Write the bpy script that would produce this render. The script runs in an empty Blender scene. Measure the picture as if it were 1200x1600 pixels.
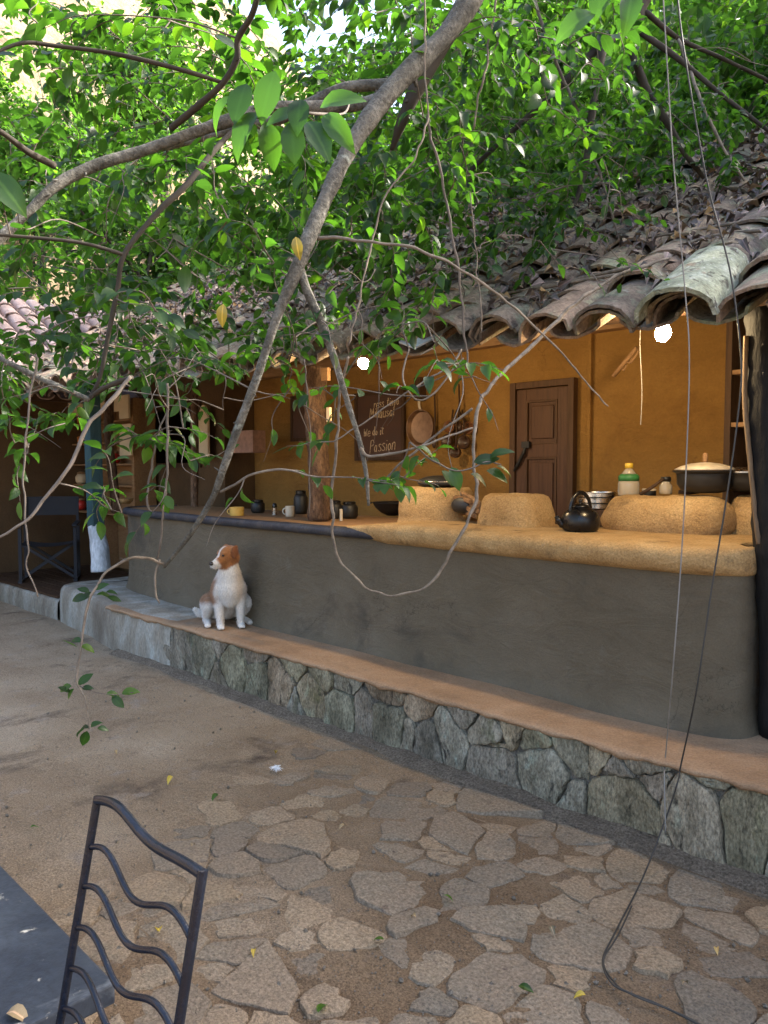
import bpy, bmesh, math, random
import numpy as np
from mathutils import Vector, Matrix, noise as mnoise

random.seed(7)
rng = np.random.default_rng(11)
R = math.radians
scene = bpy.context.scene
COL = scene.collection

# ------------------------------------------------------------------ camera
CAM_H = 1.5
FPX = 1200.0                      # focal length in pixels of the 1200x1600 photograph
PITCH = math.atan(65 / FPX)
YAW = R(45)
cam = bpy.data.cameras.new('camera')
cam.sensor_fit = 'VERTICAL'
cam.sensor_height = 36
cam.lens = 36 * FPX / 1600
cam.clip_start = 0.05
cam.clip_end = 900
camo = bpy.data.objects.new('camera', cam)
COL.objects.link(camo)
camo.location = (0, 0, CAM_H)
camo.rotation_euler = (R(90) - PITCH, 0, YAW)
scene.camera = camo

# ------------------------------------------------------------------ sky, sun, exposure
SUN_EL, SUN_AZ = 38.0, 62.0       # azimuth of the sun in degrees from +X towards +Y
world = bpy.data.worlds.new('World')
scene.world = world
world.use_nodes = True
wn = world.node_tree.nodes
bg = wn['Background']
sky = wn.new('ShaderNodeTexSky')
sky.sky_type = 'NISHITA'
sky.sun_disc = False
sky.sun_elevation = R(SUN_EL)
sky.sun_rotation = R(90 - SUN_AZ)
sky.air_density = 1.0
sky.dust_density = 5.0
sky.ozone_density = 0.6
world.node_tree.links.new(sky.outputs[0], bg.inputs[0])
bg.inputs[1].default_value = 0.15
sl = bpy.data.lights.new('sun', 'SUN')
sl.energy = 3.0
sl.angle = R(0.5)
sl.color = (1.0, 0.93, 0.82)
so = bpy.data.objects.new('sun', sl)
COL.objects.link(so)
sd = Vector((math.cos(R(SUN_EL)) * math.cos(R(SUN_AZ)), math.cos(R(SUN_EL)) * math.sin(R(SUN_AZ)), math.sin(R(SUN_EL))))
so.rotation_euler = sd.to_track_quat('Z', 'Y').to_euler()
so.location = (3, 6, 12)
BULB = 155.0                      # radiance of the two lit bulbs under the eave
vs = scene.view_settings
vs.view_transform = 'Standard'
vs.look = 'None'
vs.gamma = 1.0
vs.use_curve_mapping = False
vs.exposure = 2.5
scene.render.engine = 'CYCLES'
scene.cycles.use_denoising = True
scene.cycles.denoiser = 'OPENIMAGEDENOISE'
scene.cycles.max_bounces = 8
scene.cycles.transparent_max_bounces = 8
scene.cycles.sample_clamp_indirect = 6.0
scene.cycles.caustics_reflective = False
scene.cycles.caustics_refractive = False

# ------------------------------------------------------------------ measuring helpers (photo pixel -> metres in the place)
_f = Vector((-math.sin(YAW) * math.cos(PITCH), math.cos(YAW) * math.cos(PITCH), -math.sin(PITCH)))
_r = Vector((math.cos(YAW), math.sin(YAW), 0))
_u = Vector((-math.sin(YAW) * math.sin(PITCH), math.cos(YAW) * math.sin(PITCH), math.cos(PITCH)))
EYE = Vector((0, 0, CAM_H))


def ray(x, y):
    return _f + _r * ((x - 600) / FPX) + _u * ((800 - y) / FPX)


def at_d(x, y, d):
    return EYE + ray(x, y) * d


def on_z(x, y, z):
    d = ray(x, y)
    return EYE + d * ((z - CAM_H) / d.z)


def on_y(x, y, Y):
    d = ray(x, y)
    return EYE + d * (Y / d.y)


def on_x(x, y, X):
    d = ray(x, y)
    return EYE + d * (X / d.x)


# ------------------------------------------------------------------ object helpers
def tag(o, label=None, cat=None, group=None, kind=None):
    if label: o['label'] = label
    if cat: o['category'] = cat
    if group: o['group'] = group
    if kind: o['kind'] = kind
    return o


def empty(name, loc, label=None, cat=None, group=None, kind=None):
    o = bpy.data.objects.new(name, None)
    o.location = loc
    o.empty_display_size = 0.1
    COL.objects.link(o)
    return tag(o, label, cat, group, kind)


def woff(o):
    v = Vector((0, 0, 0))
    while o is not None:
        v = v + o.location
        o = o.parent
    return v


def link_mesh(name, me, parent=None, mat=None):
    o = bpy.data.objects.new(name, me)
    COL.objects.link(o)
    if parent is not None:
        o.parent = parent
    if mat is not None and len(me.materials) == 0:
        me.materials.append(mat)
    return o


def nz(p, s=1.0, seed=0.0):
    return mnoise.noise(Vector((p[0] * s + seed, p[1] * s + seed * 1.7, p[2] * s - seed)))


class MB:
    """collects shapes given in world metres and links them as one mesh object"""

    def __init__(self):
        self.v = []
        self.f = []

    def add(self, vs, fs):
        b = len(self.v)
        self.v.extend([tuple(p) for p in vs])
        self.f.extend([tuple(i + b for i in q) for q in fs])
        return self

    def box(self, c, s, rot=None, taper=1.0):
        hx, hy, hz = s[0] / 2, s[1] / 2, s[2] / 2
        M = rot if rot is not None else Matrix.Identity(3)
        vs = []
        for z in (-1, 1):
            k = taper if z > 0 else 1
            for x, y in ((-1, -1), (1, -1), (1, 1), (-1, 1)):
                vs.append(Vector(c) + M @ Vector((x * hx * k, y * hy * k, z * hz)))
        return self.add(vs, [(0, 3, 2, 1), (4, 5, 6, 7), (0, 1, 5, 4), (1, 2, 6, 5), (2, 3, 7, 6), (3, 0, 4, 7)])

    def span(self, a, b):
        return self.box([(a[i] + b[i]) / 2 for i in range(3)], [abs(a[i] - b[i]) for i in range(3)])

    def bar(self, a, b, w, h, up=(0, 0, 1)):
        a = Vector(a); b = Vector(b)
        d = (b - a)
        L = d.length
        x = d.normalized()
        y = Vector(up).cross(x)
        if y.length < 1e-4: y = Vector((0, 1, 0)).cross(x)
        y.normalize()
        z = x.cross(y)
        M = Matrix((x, y, z)).transposed()
        return self.box((a + b) / 2, (L, w, h), M)

    def tube(self, pts, rad, n=8, cap=True, squash=1.0):
        pts = [Vector(p) for p in pts]
        m = len(pts)
        if not hasattr(rad, '__len__'):
            rad = [rad] * m
        t0 = (pts[1] - pts[0]).normalized()
        ref = Vector((0, 0, 1)) if abs(t0.z) < 0.9 else Vector((1, 0, 0))
        nrm = (ref - t0 * ref.dot(t0)).normalized()
        vs = []
        for i in range(m):
            t = (pts[min(i + 1, m - 1)] - pts[max(i - 1, 0)])
            if t.length < 1e-9: t = t0
            t.normalize()
            nrm = nrm - t * nrm.dot(t)
            if nrm.length < 1e-6: nrm = t.orthogonal()
            nrm.normalize()
            b = t.cross(nrm)
            for k in range(n):
                a = 2 * math.pi * k / n
                vs.append(pts[i] + nrm * (math.cos(a) * rad[i]) + b * (math.sin(a) * rad[i] * squash))
        fs = []
        for i in range(m - 1):
            for k in range(n):
                k2 = (k + 1) % n
                fs.append((i * n + k, i * n + k2, (i + 1) * n + k2, (i + 1) * n + k))
        if cap:
            fs.append(tuple(range(n - 1, -1, -1)))
            fs.append(tuple((m - 1) * n + k for k in range(n)))
        return self.add(vs, fs)

    def lathe(self, c, prof, n=24, axis=(0, 0, 1), sx=1.0, sy=1.0, closed_ends=True):
        """prof: list of (radius, height) from bottom to top"""
        q = Vector((0, 0, 1)).rotation_difference(Vector(axis))
        vs = []
        for (r, h) in prof:
            for k in range(n):
                a = 2 * math.pi * k / n
                vs.append(Vector(c) + q @ Vector((math.cos(a) * r * sx, math.sin(a) * r * sy, h)))
        fs = []
        for i in range(len(prof) - 1):
            for k in range(n):
                k2 = (k + 1) % n
                fs.append((i * n + k, i * n + k2, (i + 1) * n + k2, (i + 1) * n + k))
        if closed_ends:
            fs.append(tuple(range(n - 1, -1, -1)))
            fs.append(tuple((len(prof) - 1) * n + k for k in range(n)))
        return self.add(vs, fs)

    def ball(self, c, r, n=14, m=9, rot=None):
        if not hasattr(r, '__len__'): r = (r, r, r)
        M = rot if rot is not None else Matrix.Identity(3)
        c = Vector(c)
        vs = [c + M @ Vector((0, 0, -r[2]))]
        for j in range(1, m):
            p = math.pi * j / m - math.pi / 2
            for k in range(n):
                a = 2 * math.pi * k / n
                vs.append(c + M @ Vector((math.cos(a) * math.cos(p) * r[0], math.sin(a) * math.cos(p) * r[1], math.sin(p) * r[2])))
        vs.append(c + M @ Vector((0, 0, r[2])))
        fs = [(0, 1 + (k + 1) % n, 1 + k) for k in range(n)]
        for j in range(m - 2):
            for k in range(n):
                k2 = (k + 1) % n
                fs.append((1 + j * n + k, 1 + j * n + k2, 1 + (j + 1) * n + k2, 1 + (j + 1) * n + k))
        L = len(vs) - 1
        fs += [(L, 1 + (m - 2) * n + k, 1 + (m - 2) * n + (k + 1) % n) for k in range(n)]
        return self.add(vs, fs)

    def grid(self, rows):
        n = len(rows[0])
        vs = [p for r in rows for p in r]
        fs = []
        for i in range(len(rows) - 1):
            for k in range(n - 1):
                fs.append((i * n + k, i * n + k + 1, (i + 1) * n + k + 1, (i + 1) * n + k))
        return self.add(vs, fs)

    def mesh(self, name, smooth=False, off=None):
        me = bpy.data.meshes.new(name)
        vs = self.v if off is None else [(p[0] - off[0], p[1] - off[1], p[2] - off[2]) for p in self.v]
        me.from_pydata(vs, [], self.f)
        if smooth:
            me.polygons.foreach_set('use_smooth', [True] * len(me.polygons))
        me.update()
        return me

    def build(self, name, mat, parent=None, smooth=False, bevel=0.0, sharp=None):
        me = self.mesh(name, smooth, woff(parent) if parent is not None else None)
        if bevel or sharp is not None or True:
            bm = bmesh.new()
            bm.from_mesh(me)
            bmesh.ops.recalc_face_normals(bm, faces=bm.faces[:])
            if bevel:
                es = [e for e in bm.edges if len(e.link_faces) == 2 and e.calc_face_angle(0) > 0.6]
                bmesh.ops.bevel(bm, geom=es, offset=bevel, segments=2, affect='EDGES', profile=0.6)
            bm.to_mesh(me)
            bm.free()
        if sharp is not None:
            me.set_sharp_from_angle(angle=R(sharp))
        return link_mesh(name, me, parent, mat)


def spline(pts, n=8):
    """Catmull-Rom through points (any dimension), n steps per span"""
    P = [np.array(p, float) for p in pts]
    P = [2 * P[0] - P[1]] + P + [2 * P[-1] - P[-2]]
    out = []
    for i in range(1, len(P) - 2):
        for k in range(n):
            t = k / n
            a, b, c, d = P[i - 1], P[i], P[i + 1], P[i + 2]
            out.append(0.5 * ((2 * b) + (c - a) * t + (2 * a - 5 * b + 4 * c - d) * t * t + (-a + 3 * b - 3 * c + d) * t ** 3))
    out.append(P[-2])
    return out


def np_mesh(name, verts, faces_flat, loop_start, loop_total, smooth=False):
    me = bpy.data.meshes.new(name)
    nv = len(verts)
    me.vertices.add(nv)
    me.vertices.foreach_set('co', np.ascontiguousarray(verts, dtype=np.float32).ravel())
    me.loops.add(len(faces_flat))
    me.loops.foreach_set('vertex_index', np.ascontiguousarray(faces_flat, dtype=np.int32))
    me.polygons.add(len(loop_start))
    me.polygons.foreach_set('loop_start', np.ascontiguousarray(loop_start, dtype=np.int32))
    me.polygons.foreach_set('loop_total', np.ascontiguousarray(loop_total, dtype=np.int32))
    if smooth:
        me.polygons.foreach_set('use_smooth', np.ones(len(loop_start), dtype=bool))
    me.update(calc_edges=True)
    me.validate()
    return me


# ------------------------------------------------------------------ materials
def new_mat(name):
    m = bpy.data.materials.new(name)
    m.use_nodes = True
    nt = m.node_tree
    b = nt.nodes['Principled BSDF']
    return m, nt, b


def ramp(nt, src, stops):
    r = nt.nodes.new('ShaderNodeValToRGB')
    e = r.color_ramp.elements
    while len(e) < len(stops): e.new(0.5)
    for el, (p, c) in zip(e, stops):
        el.position = p
        el.color = (c[0], c[1], c[2], 1) if hasattr(c, '__len__') else (c, c, c, 1)
    nt.links.new(src, r.inputs[0])
    return r.outputs[0]


def tex_noise(nt, vec, scale, detail=6, rough=0.6, dist=0.0):
    n = nt.nodes.new('ShaderNodeTexNoise')
    n.inputs['Scale'].default_value = scale
    n.inputs['Detail'].default_value = detail
    n.inputs['Roughness'].default_value = rough
    n.inputs['Distortion'].default_value = dist
    if vec is not None: nt.links.new(vec, n.inputs['Vector'])
    return n.outputs[0]


def mix_col(nt, a, b, fac, mode='MIX'):
    m = nt.nodes.new('ShaderNodeMix')
    m.data_type = 'RGBA'
    m.blend_type = mode
    for s, x in ((m.inputs[6], a), (m.inputs[7], b), (m.inputs[0], fac)):
        if hasattr(x, 'is_output'): nt.links.new(x, s)
        elif hasattr(x, '__len__'): s.default_value = (x[0], x[1], x[2], 1)
        else: s.default_value = x
    return m.outputs[2]


def coords(nt, stretch=(1, 1, 1), per_object=False, space='Object'):
    tc = nt.nodes.new('ShaderNodeTexCoord')
    mp = nt.nodes.new('ShaderNodeMapping')
    mp.inputs['Scale'].default_value = stretch
    nt.links.new(tc.outputs[space], mp.inputs['Vector'])
    if per_object:
        oi = nt.nodes.new('ShaderNodeObjectInfo')
        cx = nt.nodes.new('ShaderNodeVectorMath'); cx.operation = 'SCALE'
        cx.inputs[0].default_value = (37.1, 19.7, 53.3)
        nt.links.new(oi.outputs['Random'], cx.inputs['Scale'])
        nt.links.new(cx.outputs[0], mp.inputs['Location'])
    return mp.outputs[0]


def bump(nt, bsdf, height, dist, strength=1.0, prev=None):
    b = nt.nodes.new('ShaderNodeBump')
    b.inputs['Distance'].default_value = dist
    b.inputs['Strength'].default_value = strength
    nt.links.new(height, b.inputs['Height'])
    if prev is not None: nt.links.new(prev, b.inputs['Normal'])
    nt.links.new(b.outputs[0], bsdf.inputs['Normal'])
    return b.outputs[0]


def rough_mat(name, cols, scale=3.0, rough=0.85, fine=60.0, fine_amt=0.35, bumps=((25, 0.01),), stretch=(1, 1, 1),
              per_object=False, blotch=None, spec=0.3, metal=0.0, obj_tint=None):
    """cols: ramp of base colours over large noise; fine grain multiplies; blotch = (colour, scale, lo, hi)"""
    m, nt, b = new_mat(name)
    v = coords(nt, stretch, per_object)
    n = tex_noise(nt, v, scale, 5, 0.6)
    k = len(cols)
    c = ramp(nt, n, [(0.3 + 0.4 * i / max(1, k - 1), cols[i]) for i in range(k)])
    if blotch:
        for (bc, bs, lo, hi) in blotch:
            bn = tex_noise(nt, v, bs, 6, 0.65, 0.4)
            c = mix_col(nt, c, bc, ramp(nt, bn, [(lo, 0.0), (hi, 1.0)]))
    if fine_amt:
        fnz = tex_noise(nt, v, fine, 3, 0.7)
        g = ramp(nt, fnz, [(0.3, 1 - fine_amt), (0.7, 1 + fine_amt * 0.6)])
        c = mix_col(nt, c, g, 1.0, 'MULTIPLY')
    if obj_tint:
        oi = nt.nodes.new('ShaderNodeObjectInfo')
        t = ramp(nt, oi.outputs['Random'], [(i / max(1, len(obj_tint) - 1), obj_tint[i]) for i in range(len(obj_tint))])
        c = mix_col(nt, c, t, 1.0, 'MULTIPLY')
    nt.links.new(c, b.inputs['Base Color'])
    b.inputs['Roughness'].default_value = rough
    b.inputs['Specular IOR Level'].default_value = spec
    b.inputs['Metallic'].default_value = metal
    prev = None
    for (s, d) in bumps:
        prev = bump(nt, b, tex_noise(nt, v, s, 6, 0.65), d, 1.0, prev)
    return m


def plain(name, col, rough=0.5, metal=0.0, spec=0.5, vary=0.25, scale=20):
    m, nt, b = new_mat(name)
    v = coords(nt)
    n = tex_noise(nt, v, scale, 4, 0.6)
    c = mix_col(nt, col, ramp(nt, n, [(0.3, 1 - vary), (0.7, 1 + vary)]), 1.0, 'MULTIPLY')
    nt.links.new(c, b.inputs['Base Color'])
    rr = ramp(nt, n, [(0.3, max(0, rough - 0.08)), (0.7, min(1, rough + 0.12))])
    nt.links.new(rr, b.inputs['Roughness'])
    b.inputs['Metallic'].default_value = metal
    b.inputs['Specular IOR Level'].default_value = spec
    return m


def wood_mat(name, c1, c2, stretch=(30, 30, 3), rough=0.7, per_object=False, bd=0.004):
    m, nt, b = new_mat(name)
    v = coords(nt, stretch, per_object)
    n = tex_noise(nt, v, 1.0, 6, 0.7, 0.6)
    c = ramp(nt, n, [(0.3, c1), (0.7, c2)])
    nt.links.new(c, b.inputs['Base Color'])
    b.inputs['Roughness'].default_value = rough
    b.inputs['Specular IOR Level'].default_value = 0.3
    bump(nt, b, n, bd)
    return m


def leaf_mat(name, top, trans, k=0.45, rough=0.36):
    m, nt, b = new_mat(name)
    geo = nt.nodes.new('ShaderNodeNewGeometry')
    oi = nt.nodes.new('ShaderNodeObjectInfo')
    ad = nt.nodes.new('ShaderNodeMath'); ad.operation = 'ADD'
    nt.links.new(geo.outputs['Random Per Island'], ad.inputs[0])
    nt.links.new(oi.outputs['Random'], ad.inputs[1])
    fr = nt.nodes.new('ShaderNodeMath'); fr.operation = 'FRACT'
    nt.links.new(ad.outputs[0], fr.inputs[0])
    tint = ramp(nt, fr.outputs[0], [(0.0, (0.45, 0.52, 0.55)), (0.5, (1, 1, 1)), (0.90, (1.35, 1.35, 0.9)), (1.0, (2.6, 2.0, 0.8))])
    c = mix_col(nt, top, tint, 1.0, 'MULTIPLY')
    ra = nt.nodes.new('ShaderNodeAttribute'); ra.attribute_name = 'rib'
    rib = ramp(nt, ra.outputs['Fac'], [(0.80, 0.0), (0.95, 0.55)])
    c = mix_col(nt, c, (top[0] * 2.6, top[1] * 2.2, top[2] * 2.4), rib)
    pn = tex_noise(nt, coords(nt, space='Object'), 55, 3, 0.6)
    c = mix_col(nt, c, ramp(nt, pn, [(0.35, 0.8), (0.65, 1.15)]), 1.0, 'MULTIPLY')
    nt.links.new(c, b.inputs['Base Color'])
    b.inputs['Roughness'].default_value = rough
    b.inputs['Specular IOR Level'].default_value = 0.5
    tr = nt.nodes.new('ShaderNodeBsdfTranslucent')
    ct = mix_col(nt, trans, tint, 1.0, 'MULTIPLY')
    nt.links.new(ct, tr.inputs['Color'])
    mx = nt.nodes.new('ShaderNodeMixShader')
    mx.inputs[0].default_value = k
    nt.links.new(b.outputs[0], mx.inputs[1])
    nt.links.new(tr.outputs[0], mx.inputs[2])
    nt.links.new(mx.outputs[0], nt.nodes['Material Output'].inputs['Surface'])
    return m


M = {}
M['ground'] = rough_mat('ground_earth', [(0.275, 0.198, 0.128), (0.375, 0.288, 0.195), (0.455, 0.365, 0.262)], 1.1, 0.95, 150, 0.55,
                        ((7, 0.035), (38, 0.016), (130, 0.008)), blotch=[((0.12, 0.09, 0.068), 2.6, 0.56, 0.74), ((0.36, 0.30, 0.24), 6.0, 0.58, 0.72), ((0.09, 0.07, 0.055), 22, 0.66, 0.74)], spec=0.15)
def cracks(m, scale, col, width, amount):
    """hairline cracks and long trowel strokes in a render coat"""
    nt = m.node_tree; b = nt.nodes['Principled BSDF']
    src = b.inputs['Base Color'].links[0].from_socket
    v = coords(nt)
    wob = tex_noise(nt, v, 3.0, 5, 0.7)
    ad = nt.nodes.new('ShaderNodeVectorMath'); ad.operation = 'MULTIPLY_ADD'
    cb = nt.nodes.new('ShaderNodeCombineXYZ')
    for k in range(3): nt.links.new(wob, cb.inputs[k])
    nt.links.new(cb.outputs[0], ad.inputs[0]); ad.inputs[1].default_value = (0.5, 0.4, 0.6); nt.links.new(v, ad.inputs[2])
    vo = nt.nodes.new('ShaderNodeTexVoronoi'); vo.feature = 'DISTANCE_TO_EDGE'; vo.inputs['Scale'].default_value = scale
    nt.links.new(ad.outputs[0], vo.inputs['Vector'])
    line = ramp(nt, vo.outputs['Distance'], [(0.0, 1.0), (width, 0.0)])
    msk = ramp(nt, tex_noise(nt, v, 1.1, 3, 0.6), [(0.56, 0.0), (0.66, amount)])
    mm = nt.nodes.new('ShaderNodeMath'); mm.operation = 'MULTIPLY'
    nt.links.new(line, mm.inputs[0]); nt.links.new(msk, mm.inputs[1])
    c = mix_col(nt, src, col, mm.outputs[0])
    tw = tex_noise(nt, coords(nt, (1.4, 1.4, 3.2)), 2.4, 6, 0.7, 1.6)
    c = mix_col(nt, c, ramp(nt, tw, [(0.30, 0.92), (0.5, 1.0), (0.72, 1.09)]), 1.0, 'MULTIPLY')
    nt.links.new(c, b.inputs['Base Color'])
    pv = b.inputs['Normal'].links[0].from_socket
    bump(nt, b, tw, 0.016, 1.0, pv)


def soil_zone(m):
    """the sand of the far courtyard gives way to darker trodden soil between the paving stones"""
    nt = m.node_tree; b = nt.nodes['Principled BSDF']
    src = b.inputs['Base Color'].links[0].from_socket
    v = coords(nt)
    sx = nt.nodes.new('ShaderNodeSeparateXYZ'); nt.links.new(v, sx.inputs[0])
    n = tex_noise(nt, v, 1.6, 5, 0.65)
    ma = nt.nodes.new('ShaderNodeMath'); ma.operation = 'MULTIPLY_ADD'
    nt.links.new(n, ma.inputs[0]); ma.inputs[1].default_value = 3.6
    nt.links.new(sx.outputs[0], ma.inputs[2])
    f = ramp(nt, ma.outputs[0], [(0.0, 0.0), (1.0, 1.0)])
    mr = nt.nodes.new('ShaderNodeMapRange'); mr.inputs[1].default_value = -2.2; mr.inputs[2].default_value = 0.2
    nt.links.new(ma.outputs[0], mr.inputs[0])
    c = mix_col(nt, src, (0.58, 0.52, 0.47), 1.0, 'MULTIPLY')
    nt.links.new(mix_col(nt, src, c, mr.outputs[0]), b.inputs['Base Color'])


soil_zone(M['ground'])
M['paver'] = rough_mat('paving_stone', [(0.19, 0.162, 0.125), (0.28, 0.226, 0.162), (0.37, 0.292, 0.205)], 2.2, 0.9, 100, 0.5,
                       ((9, 0.024), (40, 0.012), (130, 0.006)), blotch=[((0.30, 0.23, 0.16), 2.6, 0.42, 0.58), ((0.12, 0.085, 0.07), 13, 0.64, 0.74), ((0.34, 0.30, 0.25), 20, 0.68, 0.76)], spec=0.2,
                       obj_tint=[(0.72, 0.74, 0.78), (1.0, 1.0, 1.0), (1.12, 1.05, 0.95)])
M['wallstone'] = rough_mat('rough_stone', [(0.15, 0.133, 0.102), (0.30, 0.268, 0.212), (0.50, 0.455, 0.375)], 6, 0.9, 80, 0.6,
                           ((9, 0.03), (28, 0.024), (90, 0.01)), stretch=(1.25, 1.25, 0.55),
                           blotch=[((0.40, 0.43, 0.36), 9, 0.58, 0.70), ((0.13, 0.14, 0.07), 3.5, 0.60, 0.75), ((0.055, 0.05, 0.045), 11, 0.58, 0.68)], spec=0.2,
                           obj_tint=[(0.72, 0.74, 0.74), (1.0, 0.98, 0.95), (1.1, 1.0, 0.82), (0.85, 0.88, 0.74), (1.05, 1.08, 1.05), (1.05, 0.88, 0.72), (0.8, 0.8, 0.8)])
M['mortar'] = rough_mat('mortar', [(0.20, 0.175, 0.14), (0.31, 0.275, 0.225)], 8, 0.95, 90, 0.5, ((30, 0.02), (120, 0.008)))
M['bench_earth'] = rough_mat('bench_clay', [(0.27, 0.17, 0.10), (0.35, 0.225, 0.135), (0.40, 0.27, 0.17)], 2.5, 0.9, 110, 0.25,
                             ((12, 0.012), (60, 0.003)), blotch=[((0.22, 0.17, 0.125), 3.0, 0.58, 0.75)], spec=0.15)
M['oldplaster'] = rough_mat('weathered_render', [(0.18, 0.15, 0.115), (0.28, 0.25, 0.20), (0.42, 0.42, 0.38)], 4, 0.92, 80, 0.35,
                            ((20, 0.012), (70, 0.005)), stretch=(1, 1, 0.35), blotch=[((0.07, 0.06, 0.05), 5, 0.6, 0.75)])
M['mud_wall'] = rough_mat('grey_mud_render', [(0.106, 0.086, 0.058), (0.125, 0.103, 0.071), (0.148, 0.123, 0.088)], 1.6, 0.9, 130, 0.14,
                          ((8, 0.010), (90, 0.0018)), blotch=[((0.072, 0.062, 0.048), 2.2, 0.56, 0.72), ((0.15, 0.135, 0.105), 4.0, 0.62, 0.76), ((0.2, 0.18, 0.15), 16.0, 0.72, 0.76)], spec=0.2)
M['clay'] = rough_mat('hearth_clay', [(0.36, 0.222, 0.095), (0.46, 0.30, 0.138), (0.52, 0.36, 0.178)], 5, 0.95, 110, 0.35,
                      ((9, 0.02), (40, 0.010), (120, 0.004)), blotch=[((0.10, 0.068, 0.04), 4.5, 0.57, 0.74), ((0.46, 0.34, 0.2), 16, 0.64, 0.74)], spec=0.1)
M['ochre'] = rough_mat('ochre_wall', [(0.235, 0.124, 0.034), (0.275, 0.148, 0.042), (0.315, 0.175, 0.053)], 1.3, 0.9, 60, 0.10,
                       ((6, 0.012), (80, 0.002)), blotch=[((0.20, 0.10, 0.03), 2.0, 0.52, 0.75), ((0.16, 0.08, 0.028), 7, 0.64, 0.76)], spec=0.15)
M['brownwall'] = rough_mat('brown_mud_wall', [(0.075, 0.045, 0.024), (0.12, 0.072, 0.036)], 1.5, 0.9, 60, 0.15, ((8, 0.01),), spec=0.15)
M['darkwood'] = wood_mat('dark_wood', (0.035, 0.018, 0.010), (0.085, 0.045, 0.022))
M['door'] = wood_mat('door_wood', (0.058, 0.026, 0.014), (0.115, 0.054, 0.028), (40, 40, 2.5), 0.55)
M['doordark'] = wood_mat('door_frame_wood', (0.06, 0.03, 0.014), (0.11, 0.055, 0.027), (40, 40, 2.5), 0.6)
M['palebeam'] = wood_mat('pale_wood', (0.22, 0.12, 0.055), (0.36, 0.21, 0.10), (6, 40, 40), 0.7)
M['cream'] = plain('cream_paint', (0.60, 0.47, 0.30), 0.7, vary=0.1, scale=6)
M['bark_post'] = rough_mat('bark_post', [(0.05, 0.028, 0.017), (0.12, 0.07, 0.042), (0.23, 0.145, 0.09)], 9, 0.9, 60, 0.6, ((14, 0.03), (50, 0.014)), stretch=(1, 1, 0.35))
M['blackpost'] = rough_mat('blackened_post', [(0.003, 0.003, 0.0035), (0.006, 0.006, 0.0065), (0.014, 0.014, 0.016)], 8, 0.75, 60, 0.5, ((14, 0.015),), stretch=(1, 1, 0.25))
M['sapwood'] = rough_mat('pale_sapwood', [(0.12, 0.08, 0.05), (0.27, 0.19, 0.115)], 6, 0.85, 60, 0.3, ((14, 0.008),), stretch=(2, 2, 0.2))
M['tile'] = rough_mat('clay_tile', [(0.11, 0.093, 0.08), (0.21, 0.178, 0.148), (0.33, 0.268, 0.215)], 6, 0.92, 60, 0.4,
                      ((20, 0.008), (80, 0.004)), per_object=True,
                      blotch=[((0.22, 0.25, 0.19), 9, 0.50, 0.64), ((0.36, 0.37, 0.34), 22, 0.62, 0.70), ((0.045, 0.04, 0.04), 6, 0.56, 0.70)], spec=0.2,
                      obj_tint=[(0.62, 0.6, 0.62), (1.0, 0.95, 0.9), (1.2, 1.02, 0.9), (0.8, 0.86, 0.78), (1.3, 1.12, 0.95)])
M['tilelichen'] = rough_mat('lichen_tile', [(0.15, 0.16, 0.11), (0.26, 0.28, 0.20), (0.37, 0.39, 0.32)], 10, 0.92, 60, 0.4, ((20, 0.008), (90, 0.004)),
                            blotch=[((0.07, 0.065, 0.05), 16, 0.55, 0.63), ((0.46, 0.46, 0.43), 26, 0.60, 0.68), ((0.22, 0.15, 0.10), 6, 0.62, 0.70)])
M['tilepink'] = rough_mat('pink_clay_tile', [(0.26, 0.19, 0.16), (0.36, 0.27, 0.235), (0.42, 0.34, 0.31)], 4, 0.92, 60, 0.3, ((20, 0.008),), per_object=True,
                          blotch=[((0.15, 0.12, 0.11), 5, 0.6, 0.75)], obj_tint=[(0.75, 0.72, 0.72), (1, 1, 1), (1.1, 1.05, 1.05)])
M['sheet'] = plain('pale_sheet', (0.42, 0.45, 0.46), 0.55, vary=0.2)
M['underroof'] = plain('under_roof', (0.035, 0.024, 0.017), 0.9)
M['board'] = plain('chalkboard', (0.075, 0.036, 0.024), 0.75, vary=0.2, scale=8)
M['chalk'] = plain('chalk', (0.48, 0.37, 0.25), 0.95, vary=0.5, scale=60)
M['blackmetal'] = plain('black_metal', (0.006, 0.006, 0.007), 0.28, spec=0.4)
M['soot'] = plain('sooty_pan', (0.012, 0.011, 0.010), 0.5)
M['steel'] = plain('steel', (0.55, 0.52, 0.48), 0.25, metal=1.0)
M['copper'] = plain('worn_pan', (0.34, 0.22, 0.14), 0.38, metal=0.8)
M['potlid'] = plain('pot_lid', (0.55, 0.47, 0.36), 0.4)
M['navypaint'] = rough_mat('navy_paint', [(0.004, 0.006, 0.012), (0.008, 0.011, 0.020)], 20, 0.24, 80, 0.2, ((60, 0.0015),), spec=0.35)
M['tabletop'] = rough_mat('slate_table', [(0.018, 0.024, 0.036), (0.028, 0.036, 0.05), (0.045, 0.055, 0.072)], 4, 0.5, 50, 0.3, ((40, 0.002),), spec=0.3,
                          blotch=[((0.14, 0.155, 0.17), 5, 0.60, 0.74), ((0.30, 0.29, 0.26), 22, 0.64, 0.70)])
M['canvas'] = plain('black_canvas', (0.016, 0.017, 0.022), 0.8)
M['teal'] = wood_mat('teal_paint', (0.02, 0.05, 0.06), (0.045, 0.10, 0.115), (12, 12, 2))
M['whitepost'] = rough_mat('whitewashed', [(0.30, 0.33, 0.36), (0.52, 0.56, 0.60), (0.66, 0.69, 0.72)], 6, 0.85, 50, 0.3, ((16, 0.01),), stretch=(1, 1, 0.3))
M['yellowmug'] = plain('yellow_glaze', (0.52, 0.34, 0.08), 0.3, vary=0.08)
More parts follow.
